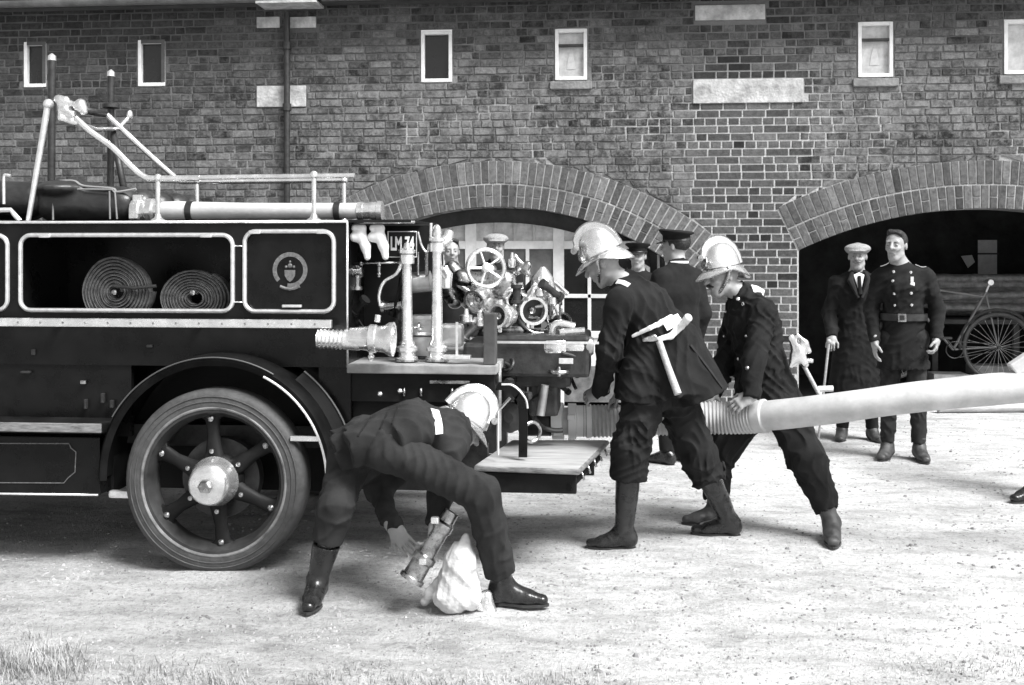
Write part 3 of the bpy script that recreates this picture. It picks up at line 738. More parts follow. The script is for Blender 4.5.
# bicycle leaning inside the arch
def bicycle(Y):
    b = empty('bicycle', (AX(985, Y), Y, 0), 'old bicycle parked under the right brick arch, saddle removed', 'bicycle')
    Pb = lambda px, py, dy=0: at(px, py, Y+dy)
    hub = Pb(998, 347); bb_ = Pb(955, 350)
    sc_ = (Pb(1000, 300)-Pb(1000, 301)).length
    rad = hub.z-.03 if False else 0.34
    for nm, c in (('wheel', hub), ('wheel', hub+Vector((-1.08, 0.03, 0)))):
        m = MB(); m.torus(c, (0, 1, .03), rad, .019, 44, 8); w = m.build(nm, M_TYRE, b)
        m = MB(); m.torus(c, (0, 1, .03), rad-.02, .009, 44, 6); m.build('rim', M_IRON, w)
        m = MB()
        for k in range(28):
            an = k*2*math.pi/28; m.tube([c+Vector((0, .02*(-1)**k, 0)), c+Vector((math.cos(an)*(rad-.02), 0, math.sin(an)*(rad-.02)))], .0016, 4, caps=False)
        m.build('spokes', M_TRIM, w)
        m = MB(); m.lathe(c-Vector((0, .05, 0)), (0, 1, 0), [(0, .01), (0, .018), (.1, .018), (.1, .01)], 10); m.build('hub', M_IRON, w)
    h2 = hub+Vector((-1.08, 0, 0)); bot = hub+Vector((-.45, 0, -.03)); seat = hub+Vector((-.27, 0, .56)) 
    seat = Pb(986, 292); head = h2+Vector((.18, 0, .52)); headt = head+Vector((-.04, 0, .12))
    m = MB()
    for p, q, r_ in ((bot, seat, .015), (bot, head, .015), (seat-Vector((.02, 0, .05)), headt, .014), (bot, hub, .010), (seat-Vector((0, 0, .03)), hub, .009), (head-Vector((.01, 0, .03)), headt+Vector((-.02, 0, .06)), .017), (head, h2, .011)): m.tube([p, q], r_, 10)
    m.build('frame', mat('bicycle_enamel', .13, .35, var=.3, scale=12), b)
    m = MB(); m.tube([seat, seat+Vector((.04, 0, .1))], .011, 8); m.lathe(seat+Vector((.03, -.06, .1)), (0, 1, 0), [(0, .01), (0, .03), (.12, .03), (.12, .01)], 10)
    m.build('seat_post', M_TRIM, b)
    m = MB(); ht = headt+Vector((-.02, 0, .12)); m.tube(spline([ht+Vector((.18, .25, -.02)), ht+Vector((-.02, .18, .02)), ht, ht+Vector((-.02, -.18, .02)), ht+Vector((.18, -.25, -.02))]), .011, 8); m.tube([headt, ht], .012, 8)
    m.build('handlebar', M_TRIM, b)
    m = MB(); m.torus(bot+Vector((0, -.05, 0)), (0, 1, 0), .085, .006, 28, 6); m.tube([bot+Vector((0, -.07, 0)), bot+Vector((-.1, -.07, .13))], .008, 6); m.bbox(bot+Vector((-.1, -.12, .13)), (.09, .08, .02))
    for s1 in (.085, -.085): m.tube([bot+Vector((0, -.05, s1)), hub+Vector((0, -.05, s1*.4))], .004, 5)
    m.build('chainset', M_IRON, b)
    m = MB(); pts = [hub+Vector((math.cos(t)*(rad+.045), 0, math.sin(t)*(rad+.045))) for t in np.linspace(R(10), R(185), 24)]
    m.tube(pts, .018, 6); m.build('mudguard', M_IRON, b)
bicycle(11.75)

# grass tufts at the near edge: real blades
def grass():
    V = []; F = []
    def blade(x, y, h, lean, az, w):
        b = len(V); dx, dy = math.cos(az)*lean, math.sin(az)*lean; wx, wy = -math.sin(az)*w, math.cos(az)*w
        g0 = ground_h(x, y)-.005
        V.extend([(x-wx, y-wy, g0), (x+wx, y+wy, g0), (x+dx*.4-wx*.7, y+dy*.4-wy*.7, g0+h*.55), (x+dx*.4+wx*.7, y+dy*.4+wy*.7, g0+h*.55), (x+dx, y+dy, g0+h)])
        F.extend([(b, b+1, b+3, b+2), (b+2, b+3, b+4)])
    r = random.Random(11)
    def tuft(px, py, n, rad, hh):
        c = gr(px, py)
        for _ in range(n):
            a = r.uniform(0, 6.28); d = rad*math.sqrt(r.random()); blade(c.x+d*math.cos(a), c.y+d*math.sin(a)*.7, hh*r.uniform(.35, 1.1), hh*r.uniform(.1, .9), r.uniform(0, 6.28), .0022)
    for _ in range(30): tuft(r.uniform(-30, 230)**1.0, 692-abs(r.gauss(0, 1))*12, 34, .12, .042)
    for _ in range(26): tuft(r.uniform(-20, 75), 676-abs(r.gauss(0, 1))*14, 34, .08, .065)
    for _ in range(30): tuft(r.uniform(230, 620), 690-abs(r.gauss(0, 1))*6, 26, .10, .04)
    for _ in range(26): tuft(r.uniform(900, 1060), 674-abs(r.gauss(0, 1))*10, 22, .12, .022)
    for _ in range(26): tuft(r.uniform(0, 1024), r.uniform(600, 690), 7, .12, .02)
    return V, F
V, F = grass()
g_ = obj_np('grass', V, F, mat('dry_grass', .3, .8, var=.6, scale=3), smooth=False); tag(g_, kind='stuff')
# loose gravel: small irregular stones
def gravel():
    V = []; F = []; r = random.Random(5)
    for i in range(4200):
        px = r.uniform(-40, 1060); py = 420+270*r.random()**1.1
        p = gr(px, py)
        if p.y > 10.8: continue
        s0 = r.uniform(.003, .010)*(1.8 if r.random() < .05 else 1); b = len(V); z0 = ground_h(p.x, p.y); n = 5; a0 = r.uniform(0, 6)
        for k in range(n): V.append((p.x+s0*math.cos(a0+k*1.2566)*r.uniform(.7, 1.3), p.y+s0*math.sin(a0+k*1.2566)*r.uniform(.7, 1.3), z0-.002))
        for k in range(n): V.append((p.x+s0*.6*math.cos(a0+k*1.2566)*r.uniform(.7, 1.3), p.y+s0*.6*math.sin(a0+k*1.2566)*r.uniform(.7, 1.3), z0+s0*r.uniform(.4, .8)))
        for k in range(n): F.append((b+k, b+(k+1) % n, b+n+(k+1) % n, b+n+k))
        F.append(tuple(b+n+k for k in range(n)))
    return V, F
V, F = gravel()
g_ = obj_np('gravel', V, F, mat('gravel_stone', .27, .9, var=.6, scale=2), smooth=False); tag(g_, kind='stuff')

# trodden dark clods and bits of straw, in loose patches
def clods():
    V = []; F = []; r = random.Random(8)
    cent = [(r.uniform(-20, 1044), 425+250*r.random()**1.2, r.uniform(.1, .55)) for _ in range(44)]+[(540, 470, .3), (560, 495, .35), (590, 520, .3), (900, 590, .2), (740, 590, .25), (930, 420, .4), (870, 430, .3)]
    for px, py, rad in cent:
        c = gr(px, py)
        for _ in range(int(14+34*rad)):
            x = c.x+r.gauss(0, rad); y = c.y+r.gauss(0, rad*.35); 
            if y > 10.8 or y < 2.5: continue
            s0 = r.uniform(.003, .011); ln = s0*r.uniform(1, 3.5); az = r.gauss(0, .6); b = len(V); z0 = ground_h(x, y); n = 6; h = s0*r.uniform(.3, .7)
            for zz, q in ((-.002, 1), (h, .55)):
                for k in range(n):
                    u_ = math.cos(k*1.0472)*ln*q*r.uniform(.8, 1.2); v_ = math.sin(k*1.0472)*s0*q*r.uniform(.8, 1.2)
                    V.append((x+u_*math.cos(az)-v_*math.sin(az), y+u_*math.sin(az)+v_*math.cos(az), z0+zz))
            for k in range(n): F.append((b+k, b+(k+1) % n, b+n+(k+1) % n, b+n+k))
            F.append(tuple(b+n+k for k in range(n)))
    return V, F
V, F = clods()
g_ = obj_np('debris', V, F, mat('dark_clod', .3, .9, var=.5, scale=2), smooth=False); tag(g_, kind='stuff')
# ================================================================ THE FIRE ENGINE
EY = 5.42                                    # near side of the bodywork
FY = 7.22                                    # far side
eng = empty('fire_engine', (AX(200, 6.3), 6.3, 0), 'old open fire engine seen from its rear side, black paint with polished brass', 'fire engine')
E = eng
def EX(px, Y=EY): return AX(px, Y)
def EZ(py, Y=EY, px=200): return AZ(px, py, Y)
X0 = EX(-330); XR = EX(348)
ztop, zbot = EZ(222), EZ(366)
# body shell: side panels with two recessed lockers
def side_with_holes(x0, x1, z0, z1, holes, y):
    """flat panel at y with rounded rectangular holes, built from strips"""
    m = MB(); zs = sorted(set([z0, z1]+[z for h in holes for z in (h[1], h[3])]+[h[1]+h[4]*(1-math.cos(t)) for h in holes for t in np.linspace(0, math.pi/2, 7)]+[h[3]-h[4]*(1-math.cos(t)) for h in holes for t in np.linspace(0, math.pi/2, 7)]))
    def span(h, z):
        a0, b0, a1, b1, r = h
        if z < b0-1e-6 or z > b1+1e-6: return None
        d = 0
        if z < b0+r: q = b0+r-z; d = r-math.sqrt(max(0, r*r-q*q))
        elif z > b1-r: q = z-b1+r; d = r-math.sqrt(max(0, r*r-q*q))
        return a0+d, a1-d
    for za, zb_ in zip(zs[:-1], zs[1:]):
        if zb_-za < 1e-6: continue
        cur0 = cur1 = x0
        for h in sorted(holes):
            zm = (za+zb_)/2
            if h[1] < zm < h[3]:
                s0 = span(h, za); s1 = span(h, zb_)
                m.poly([(cur0, y, za), (s0[0], y, za), (s1[0], y, zb_), (cur1, y, zb_)]); cur0, cur1 = s0[1], s1[1]
        m.poly([(cur0, y, za), (x1, y, za), (x1, y, zb_), (cur1, y, zb_)])
    return m
L1 = (EX(21), EZ(311), EX(233), EZ(235), .055); L2 = (EX(245), EZ(311), EX(334), EZ(231.5), .055)
L0 = (EX(-250), EZ(311), EX(8), EZ(235), .055)
m = side_with_holes(X0, XR, zbot, ztop, [L0, L1, L2], EY)
for h in (L0, L1, L2):
    o_ = rrect(*h[:4], h[4]); dp = .03
    m.quad_grid([[(x, EY, z) for x, z in o_], [(x, EY+dp, z) for x, z in o_]], closed=True, sm=False)
    if h is not L1: m.poly([(x, EY+dp, z) for x, z in o_])
bx0, bx1, bz0, bz1, by0, by1 = L1[0]-.03, L1[2]+.03, L1[1]-.10, L1[3]+.03, EY+.03, EY+.55
for q in (((bx0, by1, bz0), (bx1, by1, bz0), (bx1, by1, bz1), (bx0, by1, bz1)), ((bx0, by0, bz0), (bx1, by0, bz0), (bx1, by1, bz0), (bx0, by1, bz0)), ((bx0, by0, bz1), (bx1, by0, bz1), (bx1, by1, bz1), (bx0, by1, bz1)),
          ((bx0, by0, bz0), (bx0, by1, bz0), (bx0, by1, bz1), (bx0, by0, bz1)), ((bx1, by0, bz0), (bx1, by1, bz0), (bx1, by1, bz1), (bx1, by0, bz1))): m.poly(q)
m.poly([(XR, EY, zbot), (XR, FY, zbot), (XR, FY, ztop), (XR, EY, ztop)])
m.poly([(X0, EY, ztop), (XR, EY, ztop), (XR, FY, ztop), (X0, FY, ztop)])
m.poly([(X0, FY, zbot), (X0, FY, ztop), (XR, FY, ztop), (XR, FY, zbot)]); m.poly([(X0, EY, zbot), (X0, EY, ztop), (X0, FY, ztop), (X0, FY, zbot)])
m.poly([(X0, EY, zbot), (X0, FY, zbot), (XR, FY, zbot), (XR, EY, zbot)])
m.build('body', M_PAINT, E, fix=False)
# polished locker frames
for h in (L0, L1, L2):
    m = MB(); o_ = rrect(*h[:4], h[4], 8); m.tube([Vector((x, EY-.004, z)) for x, z in o_], .0115, 8, closed=True)
    i_ = rrect(h[0]+.024, h[1]+.024, h[2]-.024, h[3]-.024, h[4]*.7, 8)
    f_ = m.build('locker_frame', M_TRIM, E)
    for q in (.12, .88):
        m = MB(); m.bbox((h[0]+(h[2]-h[0])*q, EY-.012, h[3]-.004), (.06, .02, .018), bev=.004); m.build('hinge', M_TRIM, f_)
# second locker door: painted panel with a circular crest (ring and small emblem)
m = MB(); m.poly([(x, EY+.012, z) for x, z in rrect(L2[0]+.01, L2[1]+.01, L2[2]-.01, L2[3]-.01, .05)])
m.poly([(x, EY+.014, z) for x, z in rrect(L2[0]+.01, L2[1]+.01, L2[2]-.01, L2[3]-.01, .05)][::-1])
dr = m.build('locker_door', M_PAINT, E, fix=False)
M_GILT = mat('faded_gilt', .14, .5, metal=.2, var=.5, scale=60)
cc = at(290, 270, EY+.01)
m = MB(); rr = .088
rows = [[(cc.x+r_*math.cos(t), cc.y, cc.z+r_*math.sin(t)) for t in np.linspace(R(-100), R(222), 44)] for r_ in (.068, .09)]; m.quad_grid(rows, closed=False, sm=False)
m.build('crest_ring', M_GILT, dr, fix=False)
m = MB()                                                             # small shield over a scroll, with a crown-like knob above
m.poly([cc+Vector((a, -.002, b)) for a, b in ((-.028, .0), (.028, .0), (.027, -.028), (.014, -.05), (0, -.06), (-.014, -.05), (-.027, -.028))])
m.tube([cc+Vector((a, -.002, b)) for a, b in ((-.05, -.082), (-.025, -.092), (0, -.096), (.025, -.092), (.05, -.082))], .008, 6)
for a, b, r_ in ((0, .022, .012), (-.02, .016, .007), (.02, .016, .007), (0, .042, .006)): m.sphere(cc+Vector((a, -.001, b)), r_, (1, .3, 1), 8)
m.build('crest_emblem', M_GILT, dr)
m = MB(); m.bbox(at(292, 306, EY-.012), (.10, .02, .014), bev=.004); m.build('locker_handle', M_TRIM, dr)
# trim: top moulding, rear corner bead
m = MB(); m.tube([(X0, EY-.004, ztop), (XR, EY-.004, ztop)], .007, 8); m.build('top_moulding', M_TRIM, E)
m = MB(); m.tube([(XR-.003, EY-.003, zbot), (XR-.003, EY-.003, ztop)], .006, 8); m.build('corner_bead', M_TRIM, E)
for yy in (246, 302):
    m = MB(); m.tube([(EX(234), EY-.004, EZ(yy)), (EX(244), EY-.004, EZ(yy))], .004, 6); m.build('hinge', M_TRIM, E)
# long polished rail with rivets
m = MB(); z0, z1 = EZ(327.5, EY-.08), EZ(319, EY-.08)
m.bbox(((X0+EX(332, EY-.08))/2, EY-.08, (z0+z1)/2), (EX(332, EY-.08)-X0, .03, z1-z0), bev=.006)
rl = m.build('side_rail', M_HELM, E)
m = MB(); x = X0+.1
while x < EX(320): m.lathe((x, EY-.095, (z0+z1)/2), (0, -1, 0), [(0, .006), (.003, .005), (.004, .001)], 8); x += .118
m.build('rivets', M_BRASSD, rl)
m = MB()
for px in (-200, 60, 200): x = EX(px); m.bbox((x, EY-.035, (z0+z1)/2-.01), (.03, .07, .03))
m.build('rail_bracket', M_IRON, E)
# lower body, floor and valance
zr0, zr1 = EZ(437, EY-.12), EZ(420, EY-.12)
m = MB(); m.box((X0, EY+.015, EZ(438)), (EX(130), EY+.05, zbot)); m.build('side_panel', M_PAINT, E)
m = MB(); m.box((EX(318), EY+.015, EZ(420)), (EX(350), EY+.05, zbot)); m.build('side_panel', M_PAINT, E)
m = MB(); xr1 = EX(108, EY-.12); m.bbox(((X0+xr1)/2, EY-.02, (zr0+zr1)/2), (xr1-X0, .34, .05), bev=.01); rb = m.build('running_board', M_PAINT2, E)
m = MB(); m.bbox(((X0+xr1)/2, EY-.192, (zr0+zr1)/2+.006), (xr1-X0, .012, .045), bev=.003); m.build('board_edge', mat('worn_metal_edge', .28, .5, metal=.6, var=.6, scale=14, stretch=(1, 1, 6)), rb)
m = MB(); xb0, xb1 = EX(-230, EY-.1), EX(100, EY-.1); zc0, zc1 = EZ(497, EY-.1), EZ(439, EY-.1)
m.bbox(((xb0+xb1)/2, EY+.03, (zc0+zc1)/2), (xb1-xb0, .26, zc1-zc0), bev=.006); tb = m.build('tool_box', M_PAINT, E)
yl = EY-.103
def linebox(pts, r_, name, m_, par): q = MB(); q.tube(pts, r_, 6); return q.build(name, m_, par)
linebox([at(-160, 443, yl), at(69, 443.5, yl), at(71, 448, yl), at(76, 452, yl), at(75, 472, yl), at(68, 478, yl), at(64, 483, yl), at(-160, 482, yl)], .0030, 'coach_line', M_GILT, tb)
linebox([at(-160, 491.5, yl-.005), at(98, 495, yl-.005)], .006, 'lower_bead', M_TRIM, tb)
m = MB(); m.box((X0, EY+.32, EZ(500)), (EX(480), EY+.40, EZ(452))); m.box((X0, FY-.4, EZ(500)), (EX(480), FY-.32, EZ(452))); m.build('chassis_rail', M_IRON, E)
m = MB(); m.box((X0, EY+.16, EZ(450)), (EX(340), FY-.1, EZ(430))); m.build('floor', M_IRON, E)
# axle
wc = at(216, 480, 5.33); wr_ = (AZ(213, 387, 5.28)-AZ(213, 573, 5.28))/2; wc.z = wr_-.008
m = MB(); m.tube([(wc.x, 5.5, wc.z), (wc.x, FY-.1, wc.z)], .05, 14); m.lathe((wc.x, 6.15, wc.z), (0, 1, 0), [(0, .05), (.04, .14), (.16, .17), (.28, .14), (.32, .05)], 18)
m.build('rear_axle', M_IRON, E)
m = MB()
for k in range(5): m.bbox((wc.x, 5.66, wc.z+.12+.012*k), (1.0-.15*k, .06, .011))
m.build('leaf_spring', M_IRON, E)
def wheel(c, sgn, parent):
    """c centre, sgn -1: outer face towards the camera side"""
    ax_ = Vector((0, sgn, 0)); W = .085
    m = MB(); R0 = wr_
    prof = [(-W, R0-.085), (-W, R0-.03), (-W+.012, R0-.010), (-W+.035, R0), (W-.035, R0), (W-.012, R0-.010), (W, R0-.03), (W, R0-.085)]
    x, y = frame_from(ax_)
    m.lathe(c, ax_, prof, 72, cap=False)
    ty = m.build('tyre', M_TYRE, parent)
    # sidewall beads as raised rings
    for q in (R0-.035, R0-.06):
        m = MB(); m.torus(c+ax_*(W+.001), ax_, q, .0035, 72, 6); m.build('sidewall_ridge', M_TYRE, ty)
    m = MB(); m.lathe(c, ax_, [(-W+.01, R0-.085), (-W+.01, R0-.115), (-.03, R0-.14), (.03, R0-.14), (W-.01, R0-.115), (W-.01, R0-.085)], 72, cap=False)
    rm = m.build('rim', M_RIM, parent)
    m = MB(); m.torus(c+ax_*(W-.008), ax_, R0-.092, .009, 72, 8); m.build('rim_flange', mat('worn_rim_edge', .22, .45, metal=.4, var=.6, scale=10), rm)
    m = MB()
    for k in range(6):
        an = R(35)+k*math.pi/3; d = Vector((math.cos(an), 0, math.sin(an))); side = Vector((-d.z, 0, d.x))
        rows = []
        for q, wd, tk, off in ((.09, .060, .035, .035), (.15, .042, .028, .03), (.23, .032, .024, .02), (R0-.16, .040, .026, .01), (R0-.13, .085, .032, .005)):
            cc_ = c+d*q+ax_*off
            rows.append([cc_+side*(wd*math.cos(t))+ax_*(tk*math.sin(t)) for t in np.linspace(0, 2*math.pi, 12, endpoint=False)])
        m.quad_grid(rows)
    m.build('spokes', M_PAINT2, parent)
    for k in range(6):
        an = R(35)+k*math.pi/3; d = Vector((math.cos(an), 0, math.sin(an)))
        m = MB(); m.lathe(c+d*(R0-.15)+ax_*.025, ax_, [(0, .016), (.02, .016), (.026, .008)], 8); m.build('bolt', M_BRASSD, parent)
        m = MB(); m.lathe(c+d*.15+ax_*.05, ax_, [(0, .012), (.018, .012), (.022, .005)], 8); m.build('bolt', M_BRASSD, parent)
    m = MB(); m.lathe(c, ax_, [(-.06, .12), (.03, .135), (.05, .125), (.06, .105)], 32); m.build('hub', M_PAINT2, parent)
    m = MB(); m.lathe(c+ax_*.05, ax_, [(0, .118), (.012, .124), (.03, .118), (.075, .108), (.105, .098), (.118, .08), (.122, .03)], 36); hc = m.build('hub_cap', M_HELM, parent)
    m = MB(); m.lathe(c+ax_*.17, ax_, [(0, .036), (.03, .034), (.036, .026), (.037, .003)], 6); m.build('cap_nut', M_BRASSD, hc)
    m = MB(); m.lathe(c-ax_*.05, ax_, [(-.05, .19), (-.05, .2), (.02, .2), (.02, .17)], 36); m.build('brake_drum', M_IRON, parent)
    return parent
for (y_, sg) in ((5.37, -1), (FY-.12, 1)):
    w = bpy.data.objects.new('wheel', None); w.location = (wc.x, y_, wc.z); link(w, E); wheel(Vector((wc.x, y_, wc.z)), sg, w)
m = MB(); m.box((EX(112), EY+.26, EZ(500)), (EX(348), EY+.30, zbot)); m.box((EX(105), EY+.02, EZ(495)), (EX(112), EY+.3, zbot)); m.build('wheel_arch_lining', M_PAINT2, E)
# mudguard: dished arch over the rear wheel
for (ya, yb, outer) in ((EY-.16, EY+.2, True), (FY-.2, FY+.12, False)):
    m = MB(); gc = Vector((wc.x+.015, 0, wc.z+.02)); Rg = .60
    ang = np.linspace(R(-6), R(182), 40)
    prof = [(ya+.012, -.035), (ya, -.01), (ya+.02, .006), (ya+.1, .012), (yb, .012)]
    outer_r = [[(gc.x+(Rg+dr_)*math.cos(t)*(1.0 if math.cos(t) > 0 else .99), y_, gc.z+(Rg+dr_)*math.sin(t)) for y_, dr_ in prof] for t in ang]
    inner_r = [[(gc.x+(Rg+dr_-.006)*math.cos(t)*(1.0 if math.cos(t) > 0 else .99), y_+.001, gc.z+(Rg+dr_-.006)*math.sin(t)) for y_, dr_ in prof] for t in ang]
    m.quad_grid(outer_r, closed=False); m.quad_grid([r_[::-1] for r_ in inner_r], closed=False)
    mg = m.build('mudguard', mat('matt_black_guard', .007, .6, var=.5, scale=8, spec=.06), E)
    m = MB(); m.tube([(gc.x+(Rg-.036)*math.cos(t), ya+.012, gc.z+(Rg-.036)*math.sin(t)) for t in np.linspace(R(2), R(64), 26)], .0075, 6); 
    m.build('polished_edge', M_TRIM, mg)
    m = MB(); m.tube([(gc.x+(Rg+.0)*math.cos(t), ya, gc.z+(Rg)*math.sin(t)) for t in np.linspace(R(60), R(150), 30)], .0035, 6); m.build('edge_bead', mat('dull_edge', .12, .5, metal=.5), mg)
# leather panel behind the wheel arch with studs
m = MB(); n = 14
rows = []
for k in range(n+1):
    t = R(-10)+R(62)*k/n; rows.append([(gc.x+(Rg+.075)*math.cos(t), EY-.02, gc.z+(Rg+.06)*math.sin(t)), (gc.x+(Rg+.01)*math.cos(t), EY-.05, gc.z+(Rg+.01)*math.sin(t))])
m.quad_grid(rows, closed=False); m.quad_grid([[(p[0], p[1]+.01, p[2]) for p in r_][::-1] for r_ in rows], closed=False)
sp = m.build('splash_panel', M_PAINT2, E)
m = MB(); m.tube([Vector(r_[0])+Vector((0, -.004, 0)) for r_ in rows], .006, 6); m.build('panel_edge', mat('dull_edge', .12), sp)
m = MB()
for px, py in ((313, 409), (322, 424), (327, 436)): m.sphere(at(px, py, EY-.05), .007)
m.build('stud', M_TRIM, sp)
m = MB(); a = at(290, 439, EY-.16); b = at(326, 438, EY-.10); m.bbox((a+b)/2, ((b-a).length, .02, .026), bev=.004); m.build('guard_stay', M_HELM, E)
m = MB(); m.bbox(at(122, 494, EY-.05), (.13, .04, .04), bev=.015); m.build('spring_shackle', M_TRIM, E)

# small fittings on the lower panel: catches, a lamp iron, oil-stained lugs
for px, py, w_, h_ in ((84, 382, .03, .02), (103, 398, .016, .05), (112, 404, .016, .04), (86, 404, .014, .05), (26, 372, .05, .012), (34, 352, .02, .03), (150, 346, .03, .015)):
    m = MB(); m.bbox(at(px, py, EY+.0), (w_, .025, h_), bev=.004); m.build('catch', M_IRON if px != 84 else M_BRASSD, E)
# ---- the roof of the body: rails, gantry, posts, seat
TY, TY2 = EY+.05, 6.35
railz = EZ(175, TY)
m = MB()
m.tube([at(155, 178, TY), at(355, 175.5, TY)], .013, 10)
r_near = spline([at(76, 118, TY), at(90, 131, TY), at(112, 147, TY), at(131, 166, TY), at(143, 176, TY), at(156, 178.5, TY), at(200, 178, TY)], 6)
m.tube(r_near, .0165, 10); m.build('gantry_rail', M_HELM, E)
FYr = 6.1
m = MB(); m.tube(spline([at(106, 114, FYr), at(140, 146, FYr), at(170, 173, FYr), at(180, 180, FYr), at(195, 181.5, FYr), at(345, 180, FYr)], 6), .0165, 10); m.build('gantry_rail', M_HELM, E)
for px, yb_, Yp in ((158, 178, TY), (314, 175, TY), (197, 181, FYr), (344, 180, FYr)):
    m = MB(); p = at(px, yb_, Yp); zz = ztop+.002
    m.tube([(p.x, p.y, zz), p], .0125, 10); m.lathe((p.x, p.y, zz), (0, 0, 1), [(0, .04), (.01, .038), (.02, .02), (.04, .013)], 16)
    m.sphere(p, .022); m.build('rail_post', M_HELM, E)
m = MB(); m.tube([at(76, 122, TY+.02), at(96, 129, 5.9), at(118, 129, FYr)], .011, 8); m.tube([at(118, 129, FYr), at(130, 116, FYr+.05)], .011, 8); m.sphere(at(130, 115, FYr+.05), .024, (.7, 1, 1.2)); m.build('cross_bar', M_HELM, E)
m = MB(); m.tube([at(82, 110, FYr-.2), at(106, 114, FYr)], .02, 8); m.tube([at(112, 128, 6.1), at(127, 205, 6.0)], .02, 8); m.build('gantry_arm', M_IRON, E)
# pivot casting at the top of the gantry
s_ = SDF(.004)
for a, b, r_ in (((60, 100), (78, 106), .020), ((78, 106), (84, 112), .022), ((60, 100), (62, 118), .019), ((62, 118), (76, 123), .019), ((66, 110), (72, 114), .026), ((81, 104), (83, 108), .028), ((58, 99), (66, 99), .02)):
    s_.cap(at(*a, TY), at(*b, TY), r_, r_*.8, k=.012)
s_.ell(at(70, 108, TY-.02), (.012, .03, .012), op='-', k=.008)
V, F = s_.build(wr=.004, seed=2, wfreq=50); obj_np('pivot_casting', V, F, M_HELM, E)
for px, p0, p1, Yp, r_ in ((52, 57, 222, 5.95, .021), (111, 73, 215, 6.2, .02)):
    m = MB(); a = at(px, p0, Yp); b = Vector((a.x-.005, a.y, ztop)); m.tube([a, b], r_, 12)
    pl = m.build('upright_pole', M_IRON, E)
    m = MB(); m.lathe(a, (0, 0, 1), [(-.02, r_+.002), (.006, r_+.001), (.02, .004)], 12); m.build('pole_cap', M_TRIM, pl)
m = MB(); a = at(111, 106, 6.2); m.lathe(a, (0, 0, 1), [(-.02, .02), (-.01, .05), (.01, .05), (.02, .02)], 14); m.build('pole_collar', M_IRON, E)
m = MB(); m.tube([at(48, 104, TY+.02), at(28, 222, TY+.02)], [.017, .013], 10); m.sphere(at(48.5, 104, TY+.02), .027); m.build('sloping_stay', M_TRIM, E)
# crew seat and leather-covered box
s_ = SDF(.009); Ya, Yb = 5.60, 6.6
for px0, px1, zt, zl in ((50, 133, 186, 220),):
    a, b = at(px0+8, (zt+zl)/2, Ya+.1), at(px1-8, (zt+zl)/2+2, Ya+.1)
    for yy in np.linspace(Ya+.08, Yb, 5):
        a2 = Vector((a.x, yy, a.z)); b2 = Vector((b.x, yy, b.z)); s_.cap(a2, b2, .105, .10, k=.03)
    s_.ell(at(72, 190, Ya+.15), (.16, .25, .055), k=.03)
V, F = s_.build(wr=.006, seed=5, wfreq=14)
V[:, 2] = np.maximum(V[:, 2], ztop+.001)
seat = obj_np('leather_seat', V, F, M_LEATHER, E)
m = MB(); m.tube(spline([at(60, 181, Ya), at(74, 181, Ya), at(84, 186, Ya), at(112, 188.5, Ya), at(117, 192, Ya), at(136, 189, Ya)], 6), .0075, 6)
m.tube([at(53, 220, Ya-.02), at(53, 192, Ya-.02), at(56, 189, Ya-.02), at(112, 189.5, Ya-.02), at(115, 193, Ya-.02), at(117, 219, Ya-.02)], .005, 6); m.tube([at(110, 219, Ya-.02), at(109.5, 191, Ya-.02)], .005, 6)
m.build('seat_piping', mat('piping_leather', .25, .5), seat)
s_ = SDF(.009)
for yy in np.linspace(5.65, 6.5, 4): s_.cap(Vector((AX(-20, yy), yy, ztop+.14)), Vector((AX(32, yy), yy, ztop+.13)), .10, .09, k=.03)
V, F = s_.build(wr=.008, seed=8, wfreq=14); V[:, 2] = np.maximum(V[:, 2], ztop+.001); obj_np('leather_seat', V, F, M_LEATHER, E)
m = MB(); m.tube(spline([at(4, 204, TY), at(4, 178, TY), at(7, 175, TY), at(11, 176, TY)]), .008, 6); m.build('grab_handle', M_TRIM, E)
m = MB(); m.tube([at(-60, 211, TY-.02), at(11, 210, TY-.02), at(14, 214, TY-.02), at(20, 221, TY-.02)], .013, 8); m.tube([at(-6, 221, TY-.03), at(5, 224, TY-.03)], .01, 8); m.build('seat_rail', M_TRIM, E)

# ---- rear pump deck
DX1 = EX(497); zd = EZ(362, EY)
m = MB(); m.bbox(((XR+DX1)/2, EY+.72, zd-.024), (DX1-XR, 1.5, .045), bev=.006); dk = m.build('rear_deck', mat('deck_edge_paint', .24, .6, var=.4, scale=9, bump=.1), E)
m = MB(); m.box((XR, EY+.03, EZ(400)), (EX(494), EY+.07, zd-.05)); m.box((EX(350), EY+.07, EZ(440)), (EX(480), EY+.9, zd-.055)); m.build('deck_skirt', M_PAINT2, E)
for px in (404, 421, 452): m = MB(); m.tube([at(px, 388, EY+.02), at(px, 396, EY+.02)], .008, 8); m.build('drain_stub', M_BRASSD, dk)
m = MB(); m.bbox(at(450, 382, EY+.02), (.20, .02, .015)); m.build('name_strip', M_BRASSD, dk)
m = MB(); m.bbox(((EX(484)+EX(495))/2, EY+.04, (zd+EZ(312))/2), (.06, .10, EZ(312)-zd), bev=.005); m.build('rear_post', M_WOODD, E)
m = MB(); m.bbox(at(457, 357, EY+.05), (.14, .06, .02), bev=.004); m.bbox(at(457, 340, EY+.07), (.012, .012, .18)); m.build('deck_bracket', M_TRIM, E)

